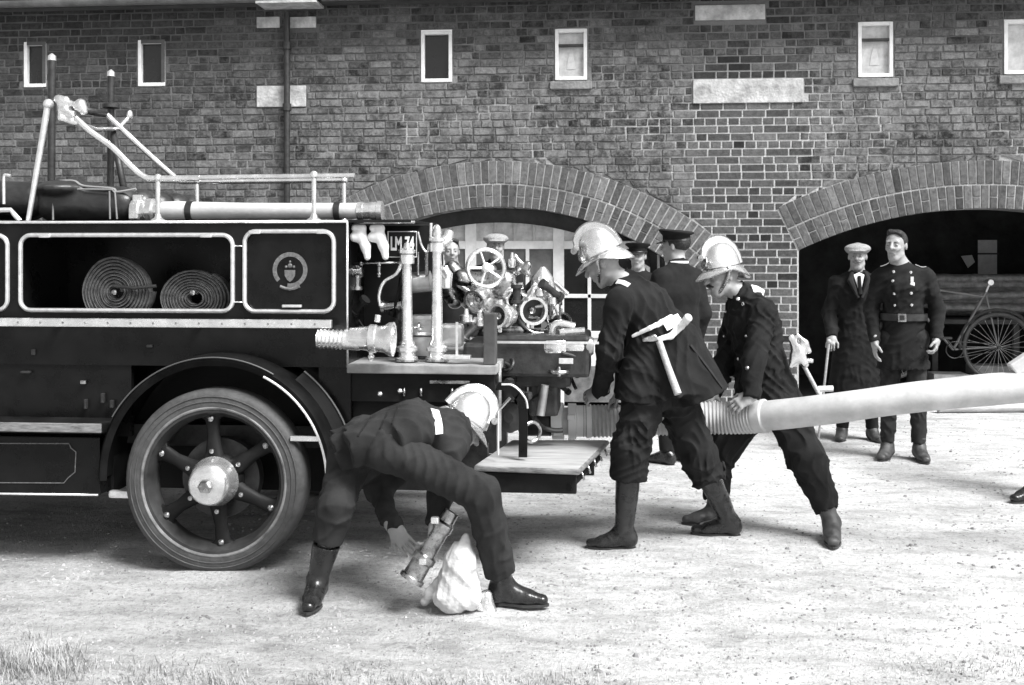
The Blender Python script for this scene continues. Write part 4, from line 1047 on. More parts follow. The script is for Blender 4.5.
# number plate on the rear bulkhead
YP = EY+.12
def plate():
    a, b = at(388, 257, YP), at(416.5, 231.5, YP); x0, x1, z0, z1 = a.x, b.x, a.z, b.z
    m = MB(); m.bbox(((x0+x1)/2, YP+.006, (z0+z1)/2), (x1-x0, .008, z1-z0)); p = m.build('number_plate', M_PAINT2, E)
    m = MB(); m.tube([(x0, YP, z0), (x1, YP, z0), (x1, YP, z1), (x0, YP, z1)], .0035, 6, closed=True); m.build('plate_border', M_TRIM, p)
    text_mesh('plate_lettering', 'LM 74', .062, ((x0+x1)/2, YP-.001, (z0+z1)/2), M_SHIRT, p, (.78, 1.55))
plate()
# two pale leather straps hanging below the body top
for px in (353, 371):
    s_ = SDF(.005)
    s_.cap(at(px+2, 228, YP-.06), at(px+10, 228, YP-.06), .019, .019, k=.01); s_.cap(at(px+1.5, 237, YP-.06), at(px+9, 238, YP-.06), .026, .024, k=.012)
    s_.chain([at(px+8, 234, YP-.06), at(px+12.5, 246, YP-.06), at(px+14.5, 257, YP-.06)], [.028, .025, .017], k=.015)
    V, F = s_.build(wr=.003, seed=px, wfreq=60); obj_np('leather_loop', V, F, M_WHITEL, E)
    m = MB(); m.tube([at(px+8, 262, YP), at(px+8, 277, YP)], .008, 8); m.sphere(at(px+8, 265, YP), .012); m.sphere(at(px+8, 274, YP), .011); m.build('tap_handle', M_BRASSD, E)
m = MB(); m.tube([at(352, 222.5, YP-.08), at(415, 222, YP-.08)], .008, 8); m.build('bulkhead_rail', M_BRASSD, E); m = MB(); m.tube([at(350, 263.5, YP), at(405, 262.5, YP)], .006, 8); m.build('bulkhead_rail', M_BRASSD, E)
m = MB(); m.tube(spline([at(380, 306, YP), at(379, 295, YP), at(384, 282, YP), at(396, 274, YP), at(402, 262, YP)]), .009, 8); m.build('copper_pipe', M_HELM, E)

# bulkhead of the pump bay (dark) behind the columns
m = MB(); m.box((XR+.002, EY+.35, zd), (EX(436, EY+.35), EY+.38, EZ(226, EY+.35))); m.box((XR+.002, EY+.0, EZ(222.8)), (EX(410), EY+.9, EZ(220))); m.build('pump_bulkhead', M_PAINT2, E)
# two brass columns
def column(px, ytop, Yc, h_extra):
    p = at(px, 360, Yc); top = at(px, ytop, Yc)
    c = bpy.data.objects.new('brass_column', None); c.location = (p.x, p.y, zd); link(c, E)
    zz = lambda py: AZ(px, py, Yc)
    m = MB(); z0 = zz(361)
    pr = [(361, .052), (357, .055), (356, .043), (352, .043), (350.5, .055), (347, .056), (345, .040), (343, .04), (340, .03), (300, .027), (272, .0245), (ytop+16, .0235)]
    m.lathe((p.x, p.y, 0), (0, 0, 1), [(zz(a), b) for a, b in pr], 22, cap=False); m.build('shaft', M_HELM, c)
    m = MB(); pr = [(ytop+17, .024), (ytop+16.5, .038), (ytop+8, .038), (ytop+7.5, .03), (ytop+6, .043), (ytop+3, .043), (ytop+1, .02), (ytop-4, .013), (ytop-5, .003)]
    m.lathe((p.x, p.y, 0), (0, 0, 1), [(zz(a), b) for a, b in pr], 20); m.build('valve_head', M_HELM, c)
    m = MB(); m.lathe((p.x, p.y, 0), (0, 0, 1), [(zz(361), .02), (zz(361), .062), (zz(359), .062), (zz(359), .02)], 8); m.build('base_flange', M_BRASSD, c)
column(407, 247, EY+.10, 0); column(437, 235, EY+.12, 0)
m = MB(); a = at(436, 244, EY+.12); m.tube(spline([a, at(446, 240, EY+.16), at(449, 234, EY+.2)]), .03, 12); m.tube([at(431, 240, EY+.12), at(431, 223, EY+.12)], .008, 8); m.sphere(at(437, 232, EY+.12), .04, (.6, .6, 1)); m.build('outlet_elbow', M_HELM, E)
m = MB(); m.lathe(at(446, 279, EY+.22), (0, 0, 1), [(-.05, .01), (-.045, .03), (.03, .035), (.05, .02), (.07, .01)], 16); m.tube([at(440, 268, EY+.14), at(446, 279, EY+.22)], .02, 10); m.build('oil_cup', M_HELM, E)
m = MB(); m.tube([at(411, 283, EY+.2), at(431, 281, EY+.2)], .055, 18); m.lathe(at(411, 283, EY+.2), (-1, 0, .1), [(0, .055), (.012, .065), (.03, .05), (.05, .03)], 18); m.build('small_cylinder', mat('dull_steel', .4, .35, metal=.8, var=.3, scale=14), E)
m = MB(); m.bbox(at(421, 346, EY+.25), (.17, .06, .1)); m.bbox(at(452, 335, EY+.28), (.12, .10, .12), bev=.02); m.bbox(at(423, 325, EY+.25), (.13, .09, .11), bev=.02); m.build('pump_casing', mat('dull_steel', .4), E)
m = MB()
for px in (418, 426, 427): m.tube([at(px, 252, YP+.03), at(px, 275, YP+.03)], .006, 6)
m.tube(spline([at(418, 232, YP), at(422, 246, YP), at(427, 252, YP), at(429, 244, YP)]), .006, 6); m.build('gauge_pipes', M_BRASSD, E)

# ---- the pump: cluster of brass cylinders, pipes, valves, a hand wheel
PY = 6.0
pump = bpy.data.objects.new('pump', None); pump.location = at(500, 330, PY); link(pump, E)
def hwheel(c, axis, Rr, parent, name, m_=M_HELM, spokes=5, tube=.012):
    m = MB(); m.torus(c, axis, Rr, tube, 32, 8); x, y = frame_from(Vector(axis).normalized())
    for k in range(spokes):
        t = 2*math.pi*k/spokes; m.tube([c, c+(x*math.cos(t)+y*math.sin(t))*Rr], tube*.6, 6)
    m.lathe(c-Vector(axis).normalized()*.02, axis, [(0, .01), (0, .025), (.04, .025), (.045, .012)], 12); return m.build(name, m_, parent)
hwheel(at(486, 268, PY-.15), (.3, -1, .15), .10, pump, 'hand_wheel', M_HELM, 5)
s_ = SDF(.006)
def Q(px, py, dy=0): return at(px, py, PY+dy)
for a, b, r0, r1 in ((Q(462, 280), Q(472, 297), .06, .075), (Q(470, 282), Q(505, 281), .055, .062), (Q(478, 300), Q(500, 312), .05, .085), (Q(500, 285), Q(520, 300), .055, .05),
                     (Q(490, 270, .1), Q(490, 290, .1), .04, .05), (Q(505, 310), Q(512, 335), .06, .06), (Q(520, 300, .1), Q(534, 310, .1), .06, .04), (Q(452, 268, .1), Q(462, 285, .1), .045, .055), (Q(445, 285, .1), Q(455, 300, .1), .045, .05),
                     (Q(511, 275, .05), Q(528, 265, .0), .022, .022), (Q(515, 256, 0), Q(528, 274, 0), .016, .018), (Q(497, 330, -.05), Q(520, 330, -.05), .035, .035)):
    s_.cap(a, b, r0, r1, k=.022)
V, F = s_.build(wr=.0045, seed=4, wfreq=55); obj_np('pump_body', V, F, M_BRASSD, pump)
def outlet(px, py, dy, axis, r_, L=.14, cap=True, parent=pump, nm='delivery_outlet', m_=M_HELM):
    c = Q(px, py, dy); axis = Vector(axis).normalized()
    m = MB(); m.lathe(c-axis*L, axis, [(0, r_*.8), (L*.3, r_*.8), (L*.32, r_*1.02), (L*.5, r_*1.02), (L*.52, r_*.86), (L*.85, r_*.86), (L*.87, r_*1.08), (L, r_*1.08), (L, r_*.86), (L*.75, r_*.8)], 26, cap=False)
    o = m.build(nm, m_, parent)
    m = MB(); m.lathe(c-axis*L*.3, axis, [(0, r_*.84), (.004, 0.001)], 22); m.build('bore', M_IRON, o)
    m = MB(); m.lathe(c-axis*L*.28, axis, [(0, .02), (.02, .018), (.03, .004)], 12); m.build('spindle', M_BRASSD, o)
    m = MB()
    for s1 in (-1, 1):
        x, y = frame_from(axis); m.bbox(c-axis*.03+y*s1*r_*1.2, (.02, .02, .03), bev=.005)
    m.build('lug', m_, o); return o
outlet(534, 311, -.1, (.35, -1, -.05), .072, .17)
outlet(474, 302, -.1, (-.5, -1, -.35), .062, .2)
outlet(497, 316, -.25, (-.6, -1, .05), .06, .12)
outlet(516, 300, -.1, (.5, -1, -.3), .05, .12)
outlet(563, 322, .1, (.4, -1, 0), .05, .12)
M_ST = mat('dull_steel', .4)
m = MB(); m.tube([Q(470, 345), Q(470, 362)], .03, 8)
m.bbox(Q(540, 352), (.55, .5, .22), bev=.02); m.bbox(Q(505, 352, .02), (.4, .5, .135), bev=.02); m.bbox(Q(536, 371), (.4, .36, .14), bev=.03)
m.build('crankcase', M_IRON, pump)
m = MB(); m.bbox(Q(545, 342.5, -.27), (.56, .012, .012)); m.bbox(Q(566, 361, -.27), (.075, .012, .03), bev=.003); m.build('crankcase_beading', M_TRIM, pump)
for px, py, r_, L in ((556, 346, .06, .12), (574, 346, .055, .12), (586, 346, .05, .08)):
    m = MB(); m.lathe(Q(px, py, -.2), (1, 0, 0), [(-L/2, .02), (-L/2, r_*.9), (-L/2+.012, r_), (L/2-.012, r_), (L/2, r_*.85), (L/2, .02)], 22); m.build('cylinder', M_HELM if px != 586 else M_ST, pump)
m = MB(); m.tube(spline([Q(551, 342, -.1), Q(553, 328, -.1), Q(560, 324, -.1), Q(575, 327, -.1)]), .024, 10); m.tube([Q(560, 333, -.15), Q(585, 331, -.15)], .022, 10); m.build('delivery_pipe', M_HELM, pump)
m = MB()
for a, b in (((545, 300), (550, 340)), ((526, 330), (548, 330)), ((548, 291), (558, 315)), ((526, 315), (545, 320)), ((524, 300), (524, 340)), ((560, 296), (560, 325)), ((508, 318), (538, 317))): m.tube([Q(*a, -.05), Q(*b, -.05)], .007, 6)
m.torus(Q(540, 312, -.06), (.3, -1, 0), .115, .009, 30, 8, R(-100), R(100)); m.torus(Q(528, 330, -.06), (0, -1, 0), .12, .008, 30, 8, R(0), R(180)); m.build('small_pipes', M_BRASSD, pump)
for px, py, r_ in ((540, 292, .03), (553, 300, .025), (512, 262, .02), (466, 318, .035), (507, 345, .03), (527, 350, .02), (480, 322, .03)): m = MB(); m.lathe(Q(px, py, -.12), (0, 0, 1), [(-.03, r_*.6), (-.02, r_), (.015, r_), (.02, r_*.5), (.05, r_*.4), (.052, .003)], 12); m.build('grease_cup', M_HELM, pump)
rc = random.Random(23)
def clutter(n, x0, x1, y0, y1, mats, par, ymin=-.35, ymax=.25, sc=1.0):
    for k in range(n):
        c = Q(rc.uniform(x0, x1), rc.uniform(y0, y1), rc.uniform(ymin, ymax)); ax = Vector(rc.choice([(1, 0, .1), (0, 0, 1), (.3, -1, 0), (.7, -.3, .7), (-.6, -.5, .5)])).normalized(); r_ = rc.uniform(.012, .035)*sc; L = rc.uniform(.05, .16)*sc
        m = MB(); ty = rc.random()
        if ty < .45: m.lathe(c-ax*L/2, ax, [(0, r_*.5), (0, r_), (L*.15, r_), (L*.16, r_*.7), (L*.8, r_*.7), (L*.82, r_), (L, r_), (L, r_*.5)], 14); nm = 'pipe_union'
        elif ty < .8:
            e = c+Vector((rc.uniform(-.12, .12), rc.uniform(-.1, .1), rc.uniform(-.12, .12))); f_ = e+Vector((rc.uniform(-.1, .1), rc.uniform(-.06, .06), rc.uniform(-.1, .1))); m.tube(spline([c, e, f_], 6), r_*.42, 8); m.lathe(c, (e-c), [(-.01, r_*.4), (-.01, r_*.8), (.015, r_*.8), (.015, r_*.4)], 6); nm = 'small_pipe'
        else: m.torus(c, ax, r_*1.3, r_*.3, 18, 6); m.lathe(c-ax*L*.3, ax, [(0, r_*.3), (L*.3, r_*.45), (L*.6, r_*.2)], 8); nm = 'valve_ring'
        m.build(nm, rc.choice(mats), par)
clutter(34, 462, 560, 280, 338, [M_HELM, M_BRASSD, M_IRON, M_IRON, M_TRIM], pump, -.16, .25)
clutter(24, 500, 575, 345, 392, [M_IRON, M_IRON, M_BRASSD, M_PAINT2], pump, -.3, .3, 1.3)
clutter(10, 352, 432, 270, 340, [M_IRON, M_BRASSD, M_PAINT2], pump, -.5, -.4)
# bell-mouthed air vessel with its bracket
m = MB(); m.lathe(Q(543, 292, .1), (0, 0, 1), [(-.12, .02), (-.1, .06), (.0, .075), (.08, .06), (.12, .03), (.14, .012)], 22); m.build('air_vessel', M_HELM, pump)
# linkage below the pump
m = MB(); m.bbox(Q(545, 385), (.16, .3, .3), bev=.02); m.tube([Q(524, 370, -.1), Q(523, 430, -.1)], .018, 8); m.tube([Q(500, 372, -.1), Q(500, 420, -.1)], .014, 8); m.build('pump_frame', M_IRON, pump)
m = MB(); m.tube([Q(545, 385, -.3), Q(540, 415, -.3)], [.022, .026], 10); m.build('pump_link', M_ST, pump)
m = MB(); m.torus(Q(558, 403, -.05), (.2, -1, 0), .15, .014, 32, 8, R(-100), R(100)); m.build('chain_guard', M_IRON, pump)
m = MB(); m.torus(Q(532, 432, -.4), (.7, -1, 0), .05, .009, 24, 8); m.build('drain_ring', M_BRASSD, pump)
# suction inlet with coupling
SIY = 6.27
inl = MB(); c = at(556, 421, SIY); m = MB()
m.lathe(c, (1, -.05, .02), [(-.22, .05), (-.2, .085), (-.03, .085)], 28, cap=False); m.build('suction_inlet', M_IRON, pump)
m = MB(); c = at(558, 421, SIY); m.lathe(c, (1, -.05, .02), [(-.03, .05), (-.03, .105), (.03, .105), (.03, .05)], 30)
for k in range(4):
    t = R(30+90*k); m.bbox(c+Vector((0, math.cos(t)*.11, math.sin(t)*.11)), (.045, .03, .03), bev=.005)
m.build('inlet_coupling', mat('bright_coupling', .8), pump)
# ---- rear step and its ironwork
zs_ = .535
def gz_(px, py, z):
    u = (px-512)/FPX; v = (HORIZON-py)/FPX; t = (z-CAM_H)/v
    return Vector((t*(-sy+u*cy), t*(cy+u*sy), z))
c4 = [gz_(475, 465, zs_), gz_(578, 469, zs_), gz_(607, 440, zs_), gz_(512, 440, zs_)]
m = MB(); top = c4; 
m.poly(top); bot_ = [p-Vector((0, 0, .03)) for p in c4]; m.poly(bot_[::-1])
for i in range(4): m.poly([bot_[i], bot_[(i+1) % 4], top[(i+1) % 4], top[i]])
stp = m.build('rear_step', mat('step_boards', .34, .75, var=.35, scale=5, bump=.2, bscale=14, stretch=(1, 10, 10)), E, bevel=.004)
m = MB(); e0, e1, e2 = [p+Vector((0, -.004, -.015)) for p in (c4[0], c4[1], c4[2])]; m.tube([e0, e1, e2], .014, 8)
m.build('metal_edging', mat('worn_metal_edge', .28), stp)
m = MB()
m.bbox(((c4[0]+c4[1])/2)+Vector((.02, .05, -.085)), ((c4[1]-c4[0]).length-.06, .05, .10), bev=.008); m.bbox(((c4[0]+c4[1])/2)+Vector((.02, .5, -.085)), ((c4[1]-c4[0]).length+.1, .05, .10), bev=.008)
m.tube([c4[1]+Vector((-.05, .05, -.1)), c4[2]+Vector((-.05, 0, -.1))], .02, 8); m.build('step_beam', M_PAINT2, stp)
for k in range(5):
    m = MB(); q = c4[1].lerp(c4[2], .1+k*.2); m.tube([q+Vector((0, 0, -.03)), q+Vector((.015, 0, -.07))], .007, 6); m.build('step_bolt', M_BRASSD, stp)
hk = spline([at(497, 386, 5.55), at(508, 387, 5.55), at(518, 396, 5.55), at(523, 410, 5.55), at(523, 457, 5.55)], 6)
m = MB()
rows = [[p+Vector((s1*.022, t1*.01, 0)) if i > 12 else p+Vector((s1*.010, t1*.01, s1*.02)) for s1, t1 in ((-1, -1), (1, -1), (1, 1), (-1, 1))] for i, p in enumerate(hk)]
m.quad_grid(rows, sm=False); m.poly(rows[0]); m.poly(rows[-1][::-1]); m.build('grab_iron', M_PAINT, E)
m = MB(); m.tube([p+Vector((.024, -.012, .01)) for p in hk[:19]], .006, 6); m.build('grab_iron_edge', M_TRIM, E)
m = MB(); m.tube([at(497, 412, 5.6), at(510, 398, 5.6)], .009, 6); m.tube([at(487, 391, 5.5), at(498, 408, 5.5), at(498, 455, 5.5)], .007, 6); m.tube([at(499, 362, 5.55), at(499, 440, 5.7)], .014, 6); m.build('step_stay', M_TRIM, E)
m = MB(); m.lathe(at(511, 417, 5.9), (-.4, -1, 0), [(-.05, .06), (0, .085), (.02, .085), (.02, .06), (.03, .03)], 8); m.build('hub_casting', mat('greasy_casting', .09, .5, metal=.3, var=.4), E)

# ================================================================ THINGS CARRIED BY THE ENGINE
# pale suction hose lying along the body top
hz_ = ztop+.062; YH = EY+.22
s_ = SDF(.008)
def HP(px): p = at(px, 211, YH); return Vector((p.x, YH, hz_))
m = MB(); m.tube([HP(160), HP(175)+Vector((0, 0, .002)), HP(250), HP(300), HP(372)], [.052, .052, .044, .042, .042], 20)
sh = m.build('suction_hose', M_RUBBERW, None); tag(sh, 'straight pale suction hose strapped along the top of the fire engine', 'hose')
m = MB(); m.lathe(HP(358), (1, 0, 0), [(0, .043), (0, .047), (.03, .047), (.03, .043), (.07, .043), (.07, .047), (.1, .047), (.105, .052), (.13, .052), (.13, .03)], 22); m.build('hose_coupling', M_HELM, sh)
m = MB(); m.lathe(HP(138), (1, 0, .02), [(-.02, .02), (-.02, .068), (.02, .072), (.03, .06), (.05, .06), (.06, .068), (.09, .068), (.1, .052), (.14, .052)], 24)
for k in range(4): t = R(20+90*k); m.bbox(HP(140)+Vector((.0, math.cos(t)*.075, math.sin(t)*.075)), (.05, .03, .035), bev=.006)
m.build('end_coupling', M_HELM, sh)
for px in (191, 338):
    m = MB(); m.lathe(HP(px), (1, 0, 0), [(-.016, .0455 if px > 200 else .054), (-.016, .05 if px > 200 else .057), (.016, .05 if px > 200 else .056), (.016, .0455)], 20, cap=False); m.build('hose_strap', M_LEATHER, sh)
# brass-ended suction pipe slung below the side rail
YB = EY-.14
c = at(318, 339, YB); pa = Vector((1, 0, -.02))
m = MB(); m.lathe(c, pa, [(0, .03), (0, .046)]+[(0.004+.010*k, .050 if k % 2 else .042) for k in range(14)]+[(.15, .048), (.21, .05)], 26)
bp_ = m.build('branch_pipe', M_HELM, None); tag(bp_, 'short ribbed brass pipe end with open mouth slung under the side rail', 'pipe')
m = MB(); c2 = at(350, 338, YB); m.lathe(c2, pa, [(0, .05), (.05, .055), (.09, .06), (.10, .07), (.13, .07), (.135, .062), (.17, .066), (.195, .082), (.215, .084), (.215, .07), (.10, .05)], 30, cap=False); m.build('bell_mouth', M_HELM, bp_)
m = MB(); m.lathe(c2, pa, [(.12, .055), (.122, .001)], 20); m.build('bore', M_IRON, bp_)
m = MB(); m.tube([at(377, 322, YB), at(378, 315, YB)], .015, 8); m.build('lug', M_HELM, bp_); m = MB(); m.tube([at(371, 352, YB), at(371, 361, YB)], .011, 8); m.sphere(at(371, 357, YB), .017); m.build('lug', M_HELM, bp_)
# hose rolls lying in the open locker
def roll(px, py, R_, name_label, Y_, tilt, px_end):
    c = at(px, py, Y_); m = MB()
    pts = []; turns = 9; r0 = .035; n = turns*30
    for k in range(n+1):
        t = 2*math.pi*k/30+tilt; r_ = (r0+(R_-r0)*k/n)*(1+.05*noise.noise((math.cos(t)*1.3, math.sin(t)*1.3, R_*40+k/n*1.5)))*(1 if math.sin(t) > 0 else 1-.05*abs(math.sin(t))); pts.append(Vector((c.x+r_*math.cos(t), c.y, c.z+r_*math.sin(t))))
    rows = []
    th = (R_-r0)/turns*.42
    for k, p in enumerate(pts):
        d = Vector((p.x-c.x, 0, p.z-c.z)).normalized()
        yo = .012*noise.noise((k/30*1.7, R_*30, 2)); rows.append([p+Vector((0, yo, 0))+d*(th*math.cos(a))+Vector((0, .035*math.sin(a)+.012*math.sin(3*a), 0)) for a in np.linspace(0, 2*math.pi, 10, endpoint=False)])
    m.quad_grid(rows); m.poly(rows[0]); m.poly(rows[-1][::-1])
    o = m.build('hose_roll', M_CANVASD, None); tag(o, name_label, 'hose', 'rolled hoses in the open locker')
    return o
zf = L1[1]
r1 = roll(118, 300, .185, 'larger rolled canvas hose in the open locker, left of the slack one', EY+.13, 0, 0)
r2 = roll(196, 305, .175, 'slacker rolled canvas hose in the open locker, nearer the crest door', EY+.13, 1, 0)
for r_ in (r1, r2):
    r_.location.z = zf-.085
    if r_ is r2: r_.scale = (1.06, 1, .86)
    bpy.context.view_layer.update()
    m = MB(); p = Vector((r_.location.x, EY+.075, zf+.09)); m.lathe(p, (0, -1, 0), [(0, .014), (.01, .014), (.014, .006)], 12); m.build('hose_end', M_BRASSD, r_)
m = MB(); m.tube([at(113, 286, EY+.085), at(134, 288, EY+.08), at(156, 286, EY+.085)], .009, 8); tag(m.build('hose_strap', M_LEATHER, None), 'dark leather strap lying across the larger hose roll', 'strap')

# ================================================================ THE BIG SUCTION HOSE AND LOOSE GEAR
hp = [(562, 421, 6.28), (600, 421, 6.29), (650, 419.5, 6.3), (705, 418, 6.3), (740, 417.3, 6.26), (780, 414.5, 6.14), (840, 407.5, 5.99), (900, 399, 5.9), (960, 392.3, 5.86), (1024, 387, 5.84), (1100, 383.5, 5.82), (1230, 383, 5.8)]
P_ = spline([at(a, b, y) for a, b, y in hp], 26)
RH = .094
m = MB(); rs = []; L = 0
for i, p in enumerate(P_):
    if i: L += (P_[i]-P_[i-1]).length
    ribbed = L < .86
    rs.append(RH+(.0035*math.sin(L*2*math.pi/.021) if ribbed and L > .14 else 0)-(.004 if L < .14 else 0))
# resample ribbed part finely
def resample(P, step):
    out = [P[0]]; acc = 0
    for a, b in zip(P[:-1], P[1:]):
        l = (b-a).length; t = step-acc
        while t <= l: out.append(a.lerp(b, t/l)); t += step
        acc = (acc+l) % step if l+acc >= step else acc+l
    out.append(P[-1]); return out
P2 = resample(P_, .0042); rr_ = []
for i, p in enumerate(P2):
    L = i*.0042
    if L < .12: rr_.append(.078)
    elif L < 1.10: rr_.append(RH-.004+.0045*math.sin(L*2*math.pi/.0225))
    elif L < 1.16: rr_.append(RH-.001)
    else: rr_.append(.0805+.0016*math.sin(L*6)+.0006*math.sin(L*17))
m.tube(P2, rr_, 36); bh = m.build('big_suction_hose', M_RUBBERW, None, fix=False)
tag(bh, 'thick pale ribbed suction hose carried by the firemen and running off to the right', 'hose')
m = MB(); d = (P2[10]-P2[0]).normalized(); m.lathe(P2[0]+d*.035, d, [(0, .06), (0, .10), (.045, .10), (.05, .088), (.10, .088), (.105, .096), (.13, .096), (.135, .085)], 30)
for k in range(3): t = R(40+120*k); m.bbox(P2[0]+d*.055+Vector((0, math.cos(t)*.105, math.sin(t)*.105)), (.04, .03, .03), bev=.006)
m.build('hose_coupling', mat('bright_coupling', .8, .35, metal=.35, var=.25, scale=18), bh)
# ================================================================ PEOPLE
def V3(*a): return Vector(a)
def hand(s, w, d, n, side, curl=0.35, sc=1.0, spread=.0):
    """w wrist, d direction to the knuckles, n direction the palm faces, side +1/-1 puts the thumb on +/- (d x n)"""
    d = d.normalized(); n = (n-d*n.dot(d)).normalized(); l = d.cross(n).normalized()
    s.cap(w-d*.03*sc, w+d*.03*sc, .027*sc, .025*sc, k=.02*sc, flat=(l, 1.25))
    s.cap(w+d*.025*sc, w+d*.078*sc, .0165*sc, .015*sc, k=.015*sc, flat=(l, 2.45))
    for i, (off, ln) in enumerate(((.031, .066), (.0105, .078), (-.0105, .073), (-.031, .058))):
        p = w+d*(.085-abs(off)*.15)*sc+l*side*off*sc; a = 0; dirv = (d+l*side*off*(2.2+spread)).normalized(); r_ = .0088*sc
        for j, q in enumerate((.46, .31, .23)):
            a += curl*(1.0 if j else .7)*(1+.12*i)
            v = dirv*math.cos(a)+n*math.sin(a); p2 = p+v*ln*q*sc
            s.cap(p, p2, r_*(1-.08*j), r_*(.93-.08*j), k=.003); p = p2
    t0 = w+d*.028*sc+l*side*.026*sc; t1 = t0+(d*.55+l*side*.65+n*.45).normalized()*.042*sc; t2 = t1+(d*.85+l*side*.15+n*.5).normalized()*.034*sc
    s.cap(t0, t1, .0125*sc, .0105*sc, k=.01); s.cap(t1, t2, .010*sc, .0085*sc, k=.004)
def headf(J):
    f = J['f'].normalized(); u = (J['u']-f*J['u'].dot(f)).normalized(); r = f.cross(u).normalized(); return f, u, r
def body(J, vox=.006):
    s = SDF(vox); c = J['head']; f, u, r = headf(J); S = J.get('S', 1.0)
    P = lambda a, b, g: c+(r*a+u*b+f*g)*S
    ax = [list(r), list(f), list(u)]
    s.ell(P(0, .035, -.014), (.074*S, .097*S, .088*S), ax, k=.02); s.ell(P(0, -.035, .022), (.053*S, .070*S, .080*S), ax, k=.03)
    s.cap(P(-.012, -.098, .062), P(.012, -.098, .062), .019*S, k=.025)
    s.cap(P(-.045, -.062, .0), P(-.02, -.09, .05), .016*S, k=.02); s.cap(P(.043, -.06, .0), P(.02, -.09, .05), .016*S, k=.02)
    s.cap(P(-.036, .030, .074), P(.036, .030, .074), .013*S, k=.012)
    for sg in (-1, 1):
        s.ell(P(.031*sg, .008, .099), (.019*S, .018*S, .014*S), ax, k=.008, op='-')
        s.ell(P(.031*sg, .008, .080), (.012*S, .012*S, .009*S), ax, k=.003)
        s.cap(P(.043*sg, -.02, .068), P(.030*sg, -.028, .078), .014*S, k=.018)
        s.ell(P(.074*sg, -.002, -.012), (.009*S, .015*S, .028*S), ax, k=.008)
    s.cap(P(0, .024, .088), P(0, -.016, .113), .0085*S, .0145*S, k=.008); s.cap(P(-.012, -.016, .096), P(.012, -.016, .096), .008*S, k=.008)
    s.cap(P(-.020, -.047, .086), P(.020, -.047, .086), .0065*S, k=.006); s.cap(P(-.017, -.060, .086), P(.017, -.060, .086), .007*S, k=.006)
    s.cap(P(-.022, -.0535, .095), P(.022, -.0535, .095), .0028*S, k=.003, op='-')
    nb = J['neck']; s.cap(P(0, -.06, -.022), nb, .049*S, .058*S, k=.03)
    lat = (J['sh'][0]-J['sh'][1]).normalized()
    s.cap(J['chest'], J['pelvis'], .095*S, .09*S, k=.06, flat=(lat, 1.35)); s.cap(nb, J['chest'], .06*S, .09*S, k=.05)
    for i in (0, 1):
        s.cap(nb, J['sh'][i], .045*S, .05*S, k=.03); s.cap(J['sh'][i], J['el'][i], .045*S, .038*S, k=.02); s.cap(J['el'][i], J['wr'][i], .037*S, .026*S, k=.02)
        s.cap(J['hip'][i], J['kn'][i], .075*S, .05*S, k=.03); s.cap(J['kn'][i], J['an'][i], .048*S, .034*S, k=.02); s.cap(J['an'][i], J['an'][i].lerp(V3(J['toe'][i].x, J['toe'][i].y, J['an'][i].z-.05), .6), .028*S, .014*S, k=.02)
        s.cap(J['pelvis'], J['hip'][i], .08*S, .08*S, k=.03)
        d, n, side, curl = J['hand'][i]; hand(s, J['wr'][i], d, n, side, curl, S*1.04)
    return s
def face_extras(J, root, hair=M_HAIR, moustache=None, hairstyle=None, vox=.005):
    c = J['head']; f, u, r = headf(J); S = J.get('S', 1.0); P = lambda a, b, g: c+(r*a+u*b+f*g)*S; ax = [list(r), list(f), list(u)]
    for sg in (-1, 1):
        m = MB(); m.sphere(P(.031*sg, .007, .0855), .0062*S, n=10); m.build('eye', mat('eye_grey', .09, .3), root)
        s = SDF(.003); s.cap(P(.016*sg, .027, .090), P(.046*sg, .029, .078), .0042*S, .003*S, k=.004); V, F = s.build(); obj_np('eyebrow', V, F, hair, root)
    m = MB(); m.tube([P(-.019, -.0565, .089), P(-.008, -.0525, .0955), P(.008, -.0525, .0955), P(.019, -.0565, .089)], .0036*S, 6); m.build('mouth', mat('lip', .2, .5), root)
    if moustache:
        s = SDF(.003); s.cap(P(-.004, -.034, .103), P(-.032, -.045, .088), .0085*S, .005*S, k=.006); s.cap(P(.004, -.034, .103), P(.032, -.045, .088), .0085*S, .005*S, k=.006); V, F = s.build(wr=.002, wfreq=120); obj_np('moustache', V, F, moustache, root)
    if hairstyle:
        s = SDF(vox); s.ell(P(0, .040, -.02), (.0785*S, .103*S, .088*S), ax, k=.01)
        if hairstyle == 'parted': s.cap(P(.03, .108, .045), P(-.045, .095, .05), .022*S, .02*S, k=.03)
        s.ell(P(0, -.02, .085), (.11*S, .078*S, .117*S), ax, k=.012, op='-'); s.ell(P(0, -.10, .0), (.12*S, .16*S, .085*S), ax, k=.01, op='-')
        V, F = s.build(wr=.003, seed=4, wfreq=90); obj_np('hair', V, F, hair, root)
